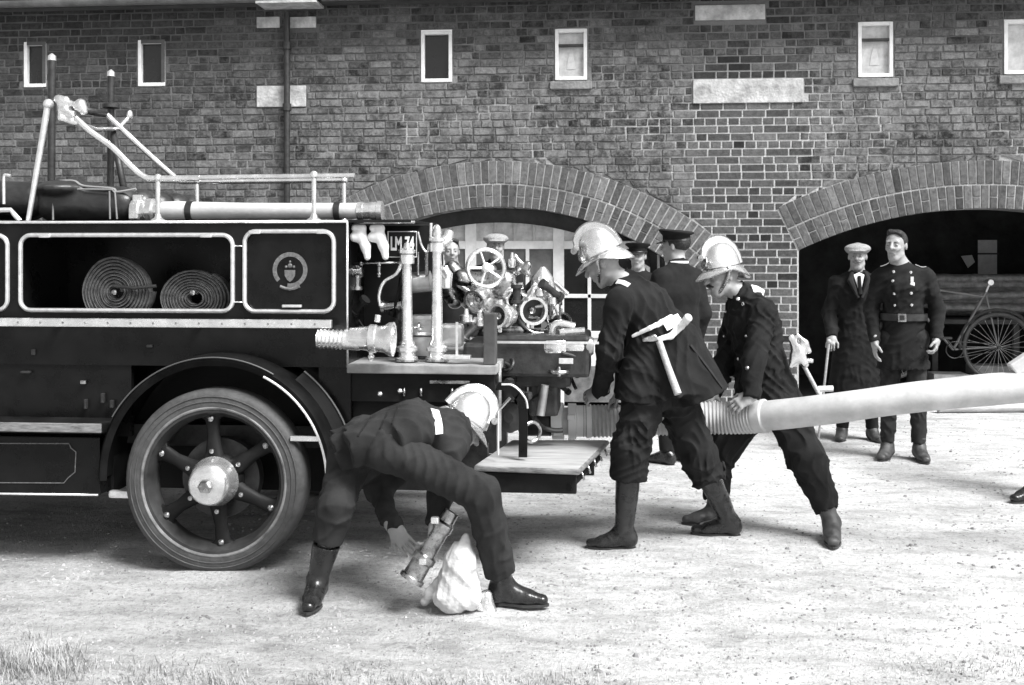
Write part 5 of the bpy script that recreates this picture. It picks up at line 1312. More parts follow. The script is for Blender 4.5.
def tunic(J, root, m_=M_WOOL, vox=.008, wr=.006, seed=1, bulk=1.0, flatf=1.42, sleeve_cut=True, name='tunic'):
    s = SDF(vox); S = J.get('S', 1.0)*bulk; lat = (J['sh'][0]-J['sh'][1]).normalized()
    w = J.get('waist', J['chest'].lerp(J['pelvis'], .62)); nb = J['neck']
    s.cap(nb.lerp(J['chest'], .35), J['chest'], .085*S, .122*S, k=.05, flat=(lat, flatf)); s.cap(J['chest'], w, .125*S, .118*S, k=.05, flat=(lat, flatf*.92))
    for p0, p1, r0, r1, ff in J['skirt']: s.cap(p0, p1, r0*S, r1*S, k=.03, flat=(lat, ff), cut=(False, True))
    fr, ur, rr = headf(J)
    s.cap(nb-(J['chest']-nb).normalized()*.0, nb+(J['head']-nb).normalized()*.058, .068*S, .058*S, k=.015, cut=(False, True))
    for i in (0, 1):
        s.cap(nb.lerp(J['chest'], .2), J['sh'][i], .058*S, .062*S, k=.05); s.cap(J['sh'][i], J['el'][i], .066*S, .058*S, k=.035)
        e = J['wr'][i]+(J['wr'][i]-J['el'][i]).normalized()*.012
        s.cap(J['el'][i], e, .060*S, .044*S, k=.03, cut=(False, True))
    V, F = s.build(wr=wr, seed=seed, wfreq=52)
    return obj_np(name, V, F, m_, root)
def trousers(J, root, m_=M_WOOL, vox=.008, wr=.006, seed=2, hem=.6, bulk=1.0, name='trousers', knee=.082, cuff=.068):
    """hem: fraction of the shin covered by cloth"""
    s = SDF(vox); S = J.get('S', 1.0)*bulk
    for i in (0, 1):
        s.cap(J['pelvis'], J['hip'][i], .115*S, .115*S, k=.05); s.cap(J['hip'][i], J['kn'][i], .112*S, knee*S, k=.05)
        e = J['kn'][i].lerp(J['an'][i], hem[i] if isinstance(hem, tuple) else hem); s.cap(J['kn'][i], e, knee*S, cuff*S, k=.03, cut=(False, True))
    V, F = s.build(wr=wr, seed=seed, wfreq=52); return obj_np(name, V, F, m_, root)
def boots(J, root, m_=M_BOOT, top=.25, vox=.006, flatten=(True, True), name='boot', shaft=1.0):
    """leather boots: creased shaft, rounded upper, welted sole and a separate heel block"""
    S = J.get('S', 1.0)
    for i in (0, 1):
        s = SDF(vox); a, t, k_ = J['an'][i], J['toe'][i], J['kn'][i]
        up = (k_-a).normalized(); d = V3(t.x-a.x, t.y-a.y, 0); L = min(max(d.length, .15), .175)*S; d.normalize()
        dn = V3(0, 0, -1); lat = V3(-d.y, d.x, 0); p0 = k_.lerp(a, top); z0 = a.z-.088*S; zc = z0+.040*S
        s.cap(a+up*.03, p0, .046*S*shaft, .064*S*shaft, k=.02, cut=(False, True))
        A = V3(a.x, a.y, 0)
        heel = A-d*.030*S+V3(0, 0, zc+.006); ball = A+d*L*.68+V3(0, 0, zc-.004); toe = A+d*L*1.08+V3(0, 0, zc-.010)
        s.cap(heel, heel+V3(0, 0, .03), .036*S, .036*S, k=.02); s.cap(a, heel+V3(0, 0, .02), .044*S, .036*S, k=.03); s.cap(a+d*.01, A+d*L*.45+V3(0, 0, zc+.012), .042*S, .036*S, k=.03)
        s.cap(A+d*L*.3+V3(0, 0, zc+.012), ball, .037*S, .030*S, k=.02, flat=(lat, 1.22)); s.cap(ball, toe, .030*S, .026*S, k=.02, flat=(lat, 1.3)); s.cap(heel, ball, .033*S, .030*S, k=.03, flat=(lat, 1.12))
        V, F = s.build(wr=.006, seed=11+i, wfreq=30, wdir=(0, 0, 1)); lowm = z0+.012*S; V[:, 2] = np.maximum(V[:, 2], lowm); b = obj_np(name, V, F, m_, root)
        m = MB(); n = 22; out = []
        for k in range(n):
            tt = 2*math.pi*k/n; x = math.cos(tt); w_ = (.036 if x < 0 else .042)*math.sin(tt)*(1-.22*max(0, -x*.2)); q = .5*(x+1)
            along = -.066*S+(L*1.08+.030*S+.066*S)*q; w_ *= (.9+.25*math.sin(math.pi*min(1, q*.9))-.18*(1 if .25 < q < .5 else 0))
            out.append((A+d*along+lat*w_*S))
        for zz, h in ((z0, .013*S),):
            lo = [V3(p.x, p.y, zz) for p in out]; hi = [V3(p.x, p.y, zz+h) for p in out]; m.quad_grid([lo, hi], sm=False); m.poly(lo[::-1]); m.poly(hi)
        m.build('sole', M_LEATHER, b)
def helmet(J, root, tilt=0):
    """polished firefighter's helmet: dome, sweeping brim, comb with curled front, chin scales, plain plate"""
    c = J['head']; f, u, r = headf(J); S = J.get('S', 1.0)*.98
    if tilt: q = Matrix.Rotation(tilt, 3, r); f, u = q @ f, q @ u
    P = lambda a, b, g: c+(r*a+u*(b+.020)+f*(g-.004))*S
    N = 64; rows = []
    def ring(v):
        out = []
        for k in range(N):
            t = 2*math.pi*k/N; ca, sa = math.cos(t), math.sin(t)          # ca: front
            if v <= 1:                                                    # dome
                ph = v*math.pi/2; rx, ry = .093, .118
                out.append(P(rx*sa*math.sin(ph)**.9, .030+.166*math.cos(ph)**.95, -.008+ry*ca*math.sin(ph)**.9))
            else:
                w = v-1; fr = max(0, ca)**1.6; bk = max(0, -ca)**1.3; ln = .014+.050*fr+.062*bk; dr_ = .012*w+.035*w*fr+.075*w*bk
                g = -.008+(.118+ln*w*(1 if ca > 0 else .72))*ca; x = (.093+.016*w+.008*w*w)*sa; b = .030-dr_*(.4+.6*w)
                out.append(P(x, b, g))
        return out
    vs_ = [0.001]+[i/12 for i in range(1, 13)]+[1.12, 1.3, 1.5, 1.7, 1.88, 2.0]
    m = MB(); rows = [ring(v) for v in vs_]; m.quad_grid(rows); inner = [[p-(p-c).normalized()*.004 for p in rw] for rw in rows]; m.quad_grid([rw[::-1] for rw in inner])
    m.quad_grid([rows[-1], inner[-1]]); h = m.build('helmet', M_HELM, root)
    m = MB(); m.tube(rows[-1], .0035, 6, closed=True); m.build('rim_bead', M_BRASSD, h)
    m = MB(); m.tube([p+(p-c).normalized()*.001 for p in ring(.97)], .004, 6, closed=True); m.build('band', M_BRASSD, h)
    # comb
    m = MB(); prof = []
    for k in range(27):
        t = R(-64)+R(150)*k/26; ca, sa = math.cos(t), math.sin(t)         # t: angle from crown, negative = front
        base = P(0, .030+.162*abs(ca)**.95, -.008-.115*sa); hh = .040*(1-.55*((k-6)/26 if k > 6 else 0))*(1 if k > 2 else .75)
        o_ = (u*ca-f*sa).normalized(); prof.append((base-o_*.006, base+o_*hh*S, o_))
    rw = [[b-r*.009, b+(t_-b)*.35-r*.005, t_-r*.0045, t_+r*.0045, b+(t_-b)*.35+r*.005, b+r*.009] for b, t_, o_ in prof]
    m.quad_grid(rw); m.poly(rw[0]); m.poly(rw[-1][::-1]); cr = m.build('comb', M_HELM, h)
    m = MB(); p = prof[0][1]; m.lathe(p-r*.008+f*.004-u*.002, r, [(0, .006), (0, .018), (.016, .018), (.016, .006)], 14); m.tube([b_*1.0+o_*.002 for a_, b_, o_ in prof], .006, 6)
    for k in range(3, 24, 3): b, t_, o_ = prof[k]; m.torus(b.lerp(t_, .5), r, .010, .004, 10, 5)
    m.build('comb_beading', M_BRASSD, cr)
    m = MB(); pc = P(0, .078, .104); n_ = (f*.9+u*.35).normalized(); up_ = (u-n_*u.dot(n_)).normalized()
    pts = [pc+(r*a+up_*b)*S+n_*.006 for a, b in ((0, .042), (.022, .030), (.030, .008), (.024, -.018), (0, -.036), (-.024, -.018), (-.030, .008), (-.022, .030))]
    m.poly(pts); m.quad_grid([pts, [p-n_*.012 for p in pts]], sm=False); m.lathe(pc+n_*.006, n_, [(0, .016), (.004, .012), (.005, .002)], 16); m.build('front_plate', M_BRASSD, h)
    for sg in (-1, 1):
        m = MB(); a = P(.1*sg, .022, .0); m.lathe(a-r*sg*.004, r*sg, [(0, .018), (.006, .016), (.010, .006), (.011, .001)], 16); m.build('side_boss', M_BRASSD, h)
        path = spline([P(.098*sg, .016, .004), P(.084*sg, -.03, .018), P(.06*sg, -.078, .045), P(.02*sg, -.122, .07)], 5)
        m = MB()
        for i, p in enumerate(path[:-1]): d_ = (path[i+1]-p).normalized(); m.lathe(p, d_, [(0, .004), (.001, .0085), (.008, .0105), (.012, .006)], 8)
        m.build('chin_scales', M_BRASSD, h)
    return h
def belt_around(path_c, lat, fwd, up, rx, ry, w, th, m_, root, name='belt', n=40, gap=None):
    """an oval leather band: centre, lateral axis, forward axis, up axis"""
    m = MB(); rows = []
    for k in range(n):
        t = 2*math.pi*k/n; p = path_c+lat*rx*math.cos(t)+fwd*ry*math.sin(t); o_ = (lat*math.cos(t)*ry+fwd*math.sin(t)*rx).normalized()
        rows.append([p-up*w/2, p+o_*th-up*w/2, p+o_*th+up*w/2, p+up*w/2])
    rows.append(rows[0]); m.quad_grid(rows, sm=True); return m.build(name, m_, root)
def button(p, n_, root, r_=.011, name='button'):
    m = MB(); m.lathe(p, n_, [(-.01, r_*.6), (0, r_), (.004, r_*.8), (.006, r_*.2)], 12); return m.build(name, M_HELM, root)
def project(o, p, d, far=1.0):
    """first point of mesh o met from p along d (for pinning buttons onto cloth)"""
    bpy.context.view_layer.update()
    Mi = o.matrix_world.inverted(); ok, loc, nrm, i = o.ray_cast(Mi @ p, (Mi.to_3x3() @ d).normalized(), distance=far)
    return (o.matrix_world @ loc, (o.matrix_world.to_3x3() @ nrm).normalized()) if ok else (None, None)
def make_root(J, label, vox=.006, base=None, skin=M_SKIN, group=None):
    s = body(J, vox); V, F = s.build()
    b = base or V3((J['an'][0].x+J['an'][1].x)/2, (J['an'][0].y+J['an'][1].y)/2, 0)
    o = obj_np('person', V, F, skin, None, origin=b); return tag(o, label, 'person', group)
def standing(x, y, yaw, H=1.75, headyaw=None, arms=None, lean=0, feet=None, splay=.10):
    """yaw: facing angle, 0 = towards -y (the camera)"""
    S = H/1.75; f = V3(math.sin(yaw), -math.cos(yaw), 0); l = V3(math.cos(yaw), math.sin(yaw), 0)     # l: picture-right when facing the camera
    B = V3(x, y, 0); W = lambda a, b, h: B+(l*a+f*b)*S+V3(0, 0, h*S)
    hy = yaw if headyaw is None else headyaw; hf = V3(math.sin(hy), -math.cos(hy), 0)
    J = dict(S=S, head=W(0, .02, 1.625), f=hf, u=V3(0, 0, 1), neck=W(0, -.015, 1.475), chest=W(0, 0, 1.30), pelvis=W(0, -.0, .95), waist=W(0, 0, 1.07),
             sh=[W(-.165, -.01, 1.39), W(.165, -.01, 1.39)], el=[W(-.235, -.03, 1.12), W(.235, -.03, 1.12)], wr=[W(-.225, .04, .88), W(.225, .04, .88)],
             hip=[W(-.085, 0, .92), W(.085, 0, .92)], kn=[W(-.10, .02, .50), W(.10, .02, .50)], an=[W(-splay, 0, .088), W(splay, 0, .088)], toe=[W(-splay-.04, .16, .04), W(splay+.04, .16, .04)],
             hand=[(V3(0, 0, -1)+f*.15, l, 1, .35), (V3(0, 0, -1)+f*.15, -l, -1, .35)])
    J['hand'] = [((V3(0, 0, -1)+f*.15), l*.9-f*.2, 1, .35), ((V3(0, 0, -1)+f*.15), -l*.9-f*.2, -1, .35)]
    # thumbs point forward
    for i in (0, 1):
        d, n, sd_, cu = J['hand'][i]; ll = d.normalized().cross((n-d.normalized()*n.dot(d.normalized())).normalized()); J['hand'][i] = (d, n, 1 if ll.dot(f) > 0 else -1, cu)
    J['skirt'] = [(W(0, 0, 1.07), W(0, .0, .80), .118, .140, 1.35)]
    J['W'] = W; J['fwd'] = f; J['l'] = l
    return J
def peaked_cap(J, root, m_=M_WOOL):
    c = J['head']; f, u, r = headf(J); S = J.get('S', 1.0); P = lambda a, b, g: c+(r*a+u*b+f*g)*S
    m = MB(); N = 36
    def ring(rx, ry, h, g0=-.01, tiltf=0): return [P(rx*math.sin(2*math.pi*k/N), h+tiltf*math.cos(2*math.pi*k/N), g0+ry*math.cos(2*math.pi*k/N)) for k in range(N)]
    m.quad_grid([ring(.083, .105, .045), ring(.085, .107, .085), ring(.087, .108, .088), ring(.118, .135, .110, tiltf=.012), ring(.12, .136, .118, tiltf=.012), ring(.11, .125, .126, tiltf=.012), ring(.03, .03, .128)])
    m.poly(ring(.03, .03, .128)); h = m.build('cap', m_, root)
    m = MB(); rows = [[P(q*.105*math.sin(t), .046-.02*(q2)*max(0, math.cos(t)), -.01+(.105+.06*q2)*math.cos(t)) for t in np.linspace(R(-62), R(62), 16)] for q, q2 in ((.82, 0), (.84, .5), (.80, 1))]
    m.quad_grid(rows, closed=False); m.quad_grid([[p-u*.004 for p in rw][::-1] for rw in rows], closed=False); m.build('cap_peak', M_LEATHER, h)
    m = MB(); m.tube(ring(.0865, .1085, .05), .004, 6, closed=True); m.build('cap_band', M_LEATHER, h)
    return h
def flat_cap(J, root, m_=M_TWEED):
    c = J['head']; f, u, r = headf(J); S = J.get('S', 1.0); ax = [list(r), list(f), list(u)]; P = lambda a, b, g: c+(r*a+u*b+f*g)*S
    s = SDF(.005); s.ell(P(0, .075, .0), (.112*S, .135*S, .042*S), ax, k=.03); s.ell(P(0, .06, -.02), (.088*S, .108*S, .05*S), ax, k=.03); s.ell(P(0, .052, .10), (.07*S, .055*S, .010*S), ax, k=.02)
    V, F = s.build(wr=.004, seed=3, wfreq=30); return obj_np('flat_cap', V, F, m_, root)

def P_(px, py, Y): return at(px, py, Y)
def cloth_patch(o, pts, w, h, m_, root, name, off=.004):
    """a strip following the cloth through pixel-path points"""
    hits = []
    for px, py in pts:
        d = (P_(px, py, 5)-cam.location).normalized(); hh, nn = project(o, cam.location.copy(), d, 12)
        if hh: hits.append((hh, nn))
    if len(hits) < 2: return None
    an = sum((q[1] for q in hits), Vector()).normalized(); hits = [(a_, (b_*.35+an*.35-(a_-cam.location).normalized()*.3).normalized()) for a_, b_ in hits]
    m = MB(); rows = []
    for i, (p, nn) in enumerate(hits):
        t = (hits[min(i+1, len(hits)-1)][0]-hits[max(i-1, 0)][0]).normalized(); sd_ = t.cross(nn).normalized()
        rows.append([p-sd_*w/2+nn*.001, p-sd_*w/2+nn*(off+h), p+sd_*w/2+nn*(off+h), p+sd_*w/2+nn*.001])
    m.quad_grid(rows, sm=False); m.poly(rows[0]); m.poly(rows[-1][::-1]); return m.build(name, m_, root)
# ---------------------------------------------------------------- fireman bending over the suction end, next to the rear wheel
def P_(px, py, Y): return at(px, py, Y)
g0, g1 = gr(317, 603), gr(503, 606)
J = dict(S=.95, head=P_(461, 428, 5.36), f=V3(.75, .12, -.58), u=V3(.50, .22, .72), neck=P_(456, 428, 5.20), chest=P_(444, 436, 5.08), pelvis=P_(366, 440, 4.94), waist=P_(416, 430, 5.01),
         sh=[P_(446, 440, 5.33), P_(450, 450, 4.98)], el=[P_(378, 490, 5.22), P_(441, 496, 4.93)], wr=[P_(394, 528, 5.06), P_(436, 522, 4.86)],
         hip=[P_(352, 450, 5.04), P_(384, 446, 4.86)], kn=[P_(336, 506, 4.86), P_(481, 494, 4.74)], an=[V3(g0.x, g0.y, .095), V3(g1.x, g1.y, .092)], toe=[V3(g0.x+.01, g0.y-.2, .04), V3(g1.x+.2, g1.y-.01, .04)])
J['hand'] = [(V3(.62, -.35, -.62), V3(.5, .2, -.6), -1, .28), (V3(-.25, -.3, -.9), V3(-.6, .2, .2), 1, .5)]
J['skirt'] = [(P_(414, 426, 5.0), P_(338, 452, 4.95), .130, .105, 1.2), (P_(408, 428, 4.90), P_(350, 447, 4.84), .11, .095, 1.1), (P_(416, 430, 4.90), P_(392, 440, 4.82), .10, .09, 1.1)]
r_ = make_root(J, 'fireman bending double in a brass helmet beside the rear wheel, seen from behind', .0055)
bend_root = r_
helmet(J, r_, 0.0)
tn = tunic(J, r_, M_WOOL2, .0062, .026, 3, bulk=.99, flatf=1.2)
trousers(J, r_, M_WOOL2, .0062, .018, 5, hem=(.46, .84), bulk=.93, knee=.090, cuff=.080)
boots(J, r_, M_BOOT, .50, shaft=1.06)
d_ = (J['chest']-J['pelvis']).normalized(); lt = (J['sh'][0]-J['sh'][1]).normalized(); lt = (lt-d_*lt.dot(d_)).normalized(); fw = d_.cross(lt)
cloth_patch(tn, [(412, 393.5), (418, 395), (424, 398), (429, 403), (433, 410), (435.5, 418), (437, 427), (437, 434)], .044, .012, M_WHITEL, r_, 'belt')
for px, py in ((380, 394), (400, 391)):
    m = MB(); m.sphere(P_(px, py, 4.95), .011); m.build('button', M_HELM, r_)
for (a, b) in (((395, 393), (380, 425)), ((384, 394), (358, 432)), ((402, 393), (392, 420))):
    pts = []
    for k in range(9):
        px = a[0]+(b[0]-a[0])*k/8; py = a[1]+(b[1]-a[1])*k/8; o_ = cam.location.copy(); d_2 = (P_(px, py+4, 5)-o_).normalized(); hit, nn = project(tn, o_, d_2, 9)
        if hit: pts.append(hit+nn*.001)
    if len(pts) > 3: m = MB(); m.tube(pts, .0045, 6); m.build('coat_seam', M_WOOL, tn)

# ---------------------------------------------------------------- fireman stooping at the hose coupling, seen from behind
J = dict(S=.97, head=P_(603, 264, 5.96), f=V3(-.84, .22, -.46), u=V3(-.42, 0, .9), neck=P_(626, 284, 5.96), chest=P_(644, 306, 5.95), pelvis=P_(662, 385, 5.95), waist=P_(660, 338, 5.94),
         sh=[P_(619, 302, 5.79), P_(648, 298, 6.14)], el=[P_(609, 350, 5.80), P_(628, 350, 6.22)], wr=[P_(601, 390, 6.02), P_(622, 392, 6.27)],
         hip=[P_(648, 390, 5.88), P_(674, 392, 6.00)], kn=[P_(630, 450, 5.86), P_(698, 454, 6.05)], an=[P_(624, 532, 5.90), P_(729, 515, 6.22)], toe=[P_(592, 548, 5.89), P_(684, 528, 6.24)])
for i in (0, 1): J['an'][i].z = .092; J['toe'][i].z = .04
J['hand'] = [(V3(-.65, .3, -.35), V3(.1, .8, -.6), -1, .45), (V3(-.55, 0, -.5), V3(0, -.1, -1), 1, .5)]
J['skirt'] = [(P_(664, 332, 5.95), P_(676, 394, 5.94), .122, .180, 1.12), (P_(650, 330, 5.9), P_(640, 402, 5.88), .10, .13, 1.1), (P_(680, 340, 5.95), P_(706, 397, 5.94), .10, .12, 1.4)]
r_ = make_root(J, 'fireman in brass helmet and white belt stooping over the hose coupling by the rear step', .0055)
helmet(J, r_, R(4)); tn = tunic(J, r_, M_WOOL, .0062, .026, 7, bulk=1.08, flatf=1.35)
trousers(J, r_, M_WOOL, .0062, .030, 9, hem=.34, bulk=1.04, knee=.098, cuff=.100); boots(J, r_, M_BOOT, .16, shaft=1.14)
cloth_patch(tn, [(664, 326), (670, 323), (675, 321), (680, 319), (687, 317), (693, 316)], .060, .006, M_WHITEL, r_, 'belt')
ep = P_(617, 283, 5.78)
cloth_patch(tn, [(611, 284), (617, 282), (623, 283), (629, 286)], .028, .004, M_WHITEL, r_, 'shoulder_strap')
cloth_patch(tn, [(690, 345), (700, 358), (712, 374), (722, 388)], .012, .004, M_WOOL2, tn, 'coat_vent')
# axe in its white pouch on the belt
ax_ = bpy.data.objects.new('belt_axe', None); ax_.location = P_(660, 330, 5.74); link(ax_, None); tag(ax_, 'short axe with pale handle hanging in a white pouch on the stooping fireman belt', 'axe')
def H_(px, py, off):
    d = (P_(px, py, 5)-cam.location).normalized(); hh, nn = project(tn, cam.location.copy(), d, 12); return (hh if hh else P_(px, py, 5.76))-d*off
m = MB(); m.tube([H_(659, 341, .02), H_(668, 367, .02), H_(678, 394, .03)], [.017, .018, .020], 12); m.build('handle', M_WOOD, ax_)
s = SDF(.004); fl = ((.15, 1, 0), .55)
s.chain([H_(633, 336, .014), H_(650, 328, .018), H_(671, 318, .018)], [.009, .013, .019], k=.008, flat=fl)
s.chain([H_(659, 339, .018), H_(671, 336, .020), H_(681, 326, .020), H_(688, 318, .014)], [.013, .018, .020, .022], k=.008, flat=fl)
V, F = s.build(wr=.005, seed=5, wfreq=70); obj_np('pouch', V, F, M_WHITEL, ax_)
s = SDF(.004); s.cap(H_(644, 340, .012), H_(654, 338, .016), .012, .02, k=.01, flat=fl); V, F = s.build(); obj_np('blade', V, F, M_BRASSD, ax_)

# ---------------------------------------------------------------- fireman behind the hose, bearded effort, hand on the hose
J = dict(S=.98, head=P_(722, 277, 6.42), f=V3(-.88, -.40, -.16), u=V3(-.16, 0, .97), neck=P_(743, 295, 6.46), chest=P_(752, 323, 6.47), pelvis=P_(768, 392, 6.5), waist=P_(762, 362, 6.48),
         sh=[P_(764, 312, 6.30), P_(737, 316, 6.62)], el=[P_(754, 362, 6.18), P_(724, 365, 6.60)], wr=[P_(751, 396, 6.11), P_(714, 392, 6.42)],
         hip=[P_(780, 402, 6.42), P_(758, 402, 6.58)], kn=[P_(808, 460, 6.32), P_(716, 456, 6.55)], an=[P_(832, 514, 6.20), P_(716, 512, 6.48)], toe=[P_(833, 536, 6.02), P_(688, 520, 6.46)])
for i in (0, 1): J['an'][i].z = .092; J['toe'][i].z = .04
J['hand'] = [(V3(-.75, -.1, -.45), V3(.1, .75, -.6), -1, .42), (V3(-.4, -.5, -.5), V3(0, -.2, -1), 1, .5)]
J['skirt'] = [(P_(760, 362, 6.48), P_(768, 402, 6.5), .125, .165, 1.25)]
r_ = make_root(J, 'bare-handed fireman in brass helmet grasping the ribbed hose, facing left towards the engine', .0055)
face_extras(J, r_, M_HAIR, M_HAIR); helmet(J, r_, R(0)); tn = tunic(J, r_, M_WOOL, .0062, .026, 13, bulk=1.12, flatf=1.35)
trousers(J, r_, M_WOOL, .0062, .030, 15, hem=.80, bulk=.98, knee=.108, cuff=.07); boots(J, r_, M_BOOTD, .70, shaft=.95)
for px, py in ((738, 299), (743, 304), (738, 359), (747, 368), (726, 312), (724, 336), (746, 336)):
    d = (P_(px, py, 5)-cam.location).normalized(); hh, nn = project(tn, cam.location.copy(), d, 12)
    if hh: button(hh, nn, r_, .012 if py not in (312, 336) else .008)
cloth_patch(tn, [(752, 289), (757, 290), (763, 294)], .05, .004, M_WHITEL, r_, 'shoulder_strap')
ax_ = bpy.data.objects.new('belt_axe', None); ax_.location = P_(795, 350, 6.35); link(ax_, None); tag(ax_, 'axe with shining head tucked behind the second fireman, next to the dark arch', 'axe')
YA = 6.33
s = SDF(.004); s.chain([P_(791, 338, YA), P_(797, 346, YA), P_(796, 358, YA), P_(791, 366, YA)], [.020, .032, .034, .014], k=.02, flat=((0, 1, 0), .5)); s.chain([P_(797, 335, YA), P_(805, 343, YA), P_(809, 351, YA)], [.012, .018, .015], k=.02); s.cap(P_(800, 352, YA), P_(805, 364, YA), .028, .022, k=.02)
s.ell(P_(799, 341, YA-.02), (.008, .03, .02), k=.006, op='-')
V, F = s.build(); obj_np('head', V, F, M_BRASS, ax_)
m = MB(); m.tube([P_(803, 364, YA), P_(821, 398, YA)], .012, 10); m.build('handle', M_WOOD, ax_)
m = MB(); m.tube([P_(807, 360, YA+.01), P_(813, 361, YA+.01)], .012, 8); m.build('pin', M_HELM, ax_)
m = MB(); m.tube([P_(818, 389, 6.5), P_(833, 388.5, 6.5)], .017, 12); m.tube([P_(822, 388, 6.5), P_(818, 398, 6.5)], .012, 8)
tag(m.build('brass_nozzle', M_WHITEL, None), 'short pale pipe end sticking out behind the axe handle above the hose', 'pipe')

# ---------------------------------------------------------------- young uniformed man with belt and medal in front of the dark arch
gp = gr(904, 459)
J = standing(gp.x, gp.y+.02, R(-14), 1.755, headyaw=R(-32), splay=.115)
J['head'] = J['head']+V3(-.055, 0, 0); J['neck'] = J['neck']+V3(-.025, 0, 0)
W = J['W']; f, l = J['fwd'], J['l']
J['wr'] = [W(-.205, .10, .90), W(.235, .07, .93)]; J['el'] = [W(-.235, -.02, 1.14), W(.245, -.03, 1.15)]
J['hand'][1] = (V3(-.1, 0, -1)+f*.35, -l, J['hand'][1][2], .75)
J['skirt'] = [(W(0, 0, 1.08), W(0, .0, .69), .118, .155, 1.28)]
r_ = make_root(J, 'clean-shaven bareheaded man in belted double-breasted tunic with a medal, standing before the dark arch', .0048)
face_extras(J, r_, M_HAIR, None, 'parted'); tn = tunic(J, r_, M_WOOL, .009, .018, 21, bulk=.97, flatf=1.36)
trousers(J, r_, M_WOOL2, .009, .02, 23, hem=.9, bulk=.8); boots(J, r_, M_BOOTD, .8, shaft=.85)
up_ = V3(0, 0, 1)
belt_around(W(0, 0, 1.085), l, f, up_, .164, .123, .052, .012, M_LEATHER, r_)
bk_p, bk_n = W(-.01, .147, 1.085), f
m = MB(); m.bbox(bk_p, (.062, .014, .062), Matrix.Rotation(R(-14), 3, 'Z'), bev=.004); bkl = m.build('belt_buckle', M_BRASSD, r_)
m = MB(); m.bbox(bk_p+f*.004, (.036, .014, .036), Matrix.Rotation(R(-14), 3, 'Z')); m.build('buckle_centre', M_IRON, bkl)
for a, h in ((-.075, 1.36), (-.065, 1.265), (-.06, 1.175), (.052, 1.425), (.055, 1.27), (.058, 1.18), (-.07, 1.43)):
    hh, nn = project(tn, W(a, .5, h), -f, 1)
    if hh: button(hh, f, r_, .0125)
hh, nn = project(tn, W(.062, .5, 1.345), -f, 1)
if hh:
    m = MB(); m.bbox(hh+f*.004+V3(0, 0, .03), (.022, .006, .04), Matrix.Rotation(R(-14), 3, 'Z')); 
    m.lathe(hh+f*.004-V3(0, 0, .008), f, [(0, .022), (.004, .018), (.005, .003)], 5); m.build('medal', M_WHITEL, r_)
for sg in (-1, 1):
    pts = []
    for q in (.085, .105, .125, .145, .165):
        hh, nn = project(tn, W(q*sg, -.01, 1.8), V3(0, 0, -1), 1)
        if hh: pts.append(hh+nn*.003)
    m = MB(); rows = [[p-f*.022, p+f*.022, p+f*.022+V3(0, 0, .006), p-f*.022+V3(0, 0, .006)] for p in pts]; m.quad_grid(rows, sm=False); m.poly(rows[0]); m.poly(rows[-1][::-1]); m.build('shoulder_strap', M_TRIM, r_)

# ---------------------------------------------------------------- old man with flat cap, overcoat and walking stick
gp = gr(850, 441)
J = standing(gp.x+.07, gp.y+.05, R(-4), 1.66, headyaw=R(-16), splay=.13)
W = J['W']; f, l = J['fwd'], J['l']
J['wr'] = [W(-.235, .16, .93), W(.22, .1, .9)]; J['skirt'] = [(W(0, 0, 1.1), W(0, .02, .42), .125, .185, 1.28)]
J['hand'][0] = (V3(-.25, -.5, -.65), V3(0, .3, -1), J['hand'][0][2], .8)
r_ = make_root(J, 'old man with moustache, pale flat cap and long dark overcoat leaning on a walking stick', .0048)
face_extras(J, r_, M_HAIRG, M_HAIRG, 'short'); flat_cap(J, r_)
tn = tunic(J, r_, M_COAT, .009, .018, 31, bulk=1.08, flatf=1.36, name='overcoat'); trousers(J, r_, M_COAT, .009, .005, 33, hem=.95, bulk=.8); boots(J, r_, M_BOOTD, .9, shaft=.8, name='shoe')
m = MB(); a = W(-.025, .105, 1.47)
m.poly([W(-.045, .112, 1.47), W(0, .16, 1.29), W(.045, .112, 1.47), W(0, .10, 1.49)]); m.poly([W(-.045, .10, 1.47), W(0, .10, 1.49), W(.045, .10, 1.47), W(0, .14, 1.29)]); m.build('shirt_front', M_SHIRT, r_)
m = MB(); m.tube([W(0, .118, 1.455), W(0, .158, 1.37), W(0, .168, 1.30)], [.014, .014, .022], 8); m.build('necktie', M_COAT, r_)
for sg in (-1, 1):
    m = MB(); m.tube([W(.055*sg, .085, 1.49), W(.075*sg, .12, 1.42), W(.015*sg, .175, 1.27)], [.016, .028, .010], 8, flat=None); m.build('lapel', M_WOOL2, tn)
hw = J['wr'][0]+V3(-.03, -.05, -.05)
m = MB(); top = at(829, 344, hw.y-.02); m.tube([top+V3(0, 0, .02), V3(top.x-.10, top.y-.05, .0)], [.011, .009], 8); m.sphere(top+V3(0, 0, .02), .02)
tag(m.build('walking_stick', M_WOOD, None), 'thin pale walking stick held by the old man in the flat cap', 'stick')

# ---------------------------------------------------------------- the men further back
def onlooker(px, py_head, Y, yaw, hy, label, cap=None, hair=None, m_=M_WOOL, seed=1, vox=.0075, bulk=1.0, skin=M_SKIN, fu=None):
    hz = AZ(px, py_head, Y); H = (hz-.0)/1.625*1.75; x = at(px, 250, Y).x
    J = standing(x, Y, yaw, H, headyaw=hy)
    if fu: J['f'] = J['f']+V3(0, 0, fu)
    r_ = make_root(J, label, vox); face_extras(J, r_, M_HAIR, None, hair if not cap else 'short')
    if cap == 'peaked': peaked_cap(J, r_)
    if cap == 'flat': flat_cap(J, r_, M_WOOL2)
    if cap == 'pale': flat_cap(J, r_, M_TWEED)
    tunic(J, r_, m_, .011, .012, seed, bulk=bulk); trousers(J, r_, m_, .011, .006, seed+1, hem=.95, bulk=.85); boots(J, r_, M_BOOT, .85, vox=.008, shaft=.8)
    return J, r_
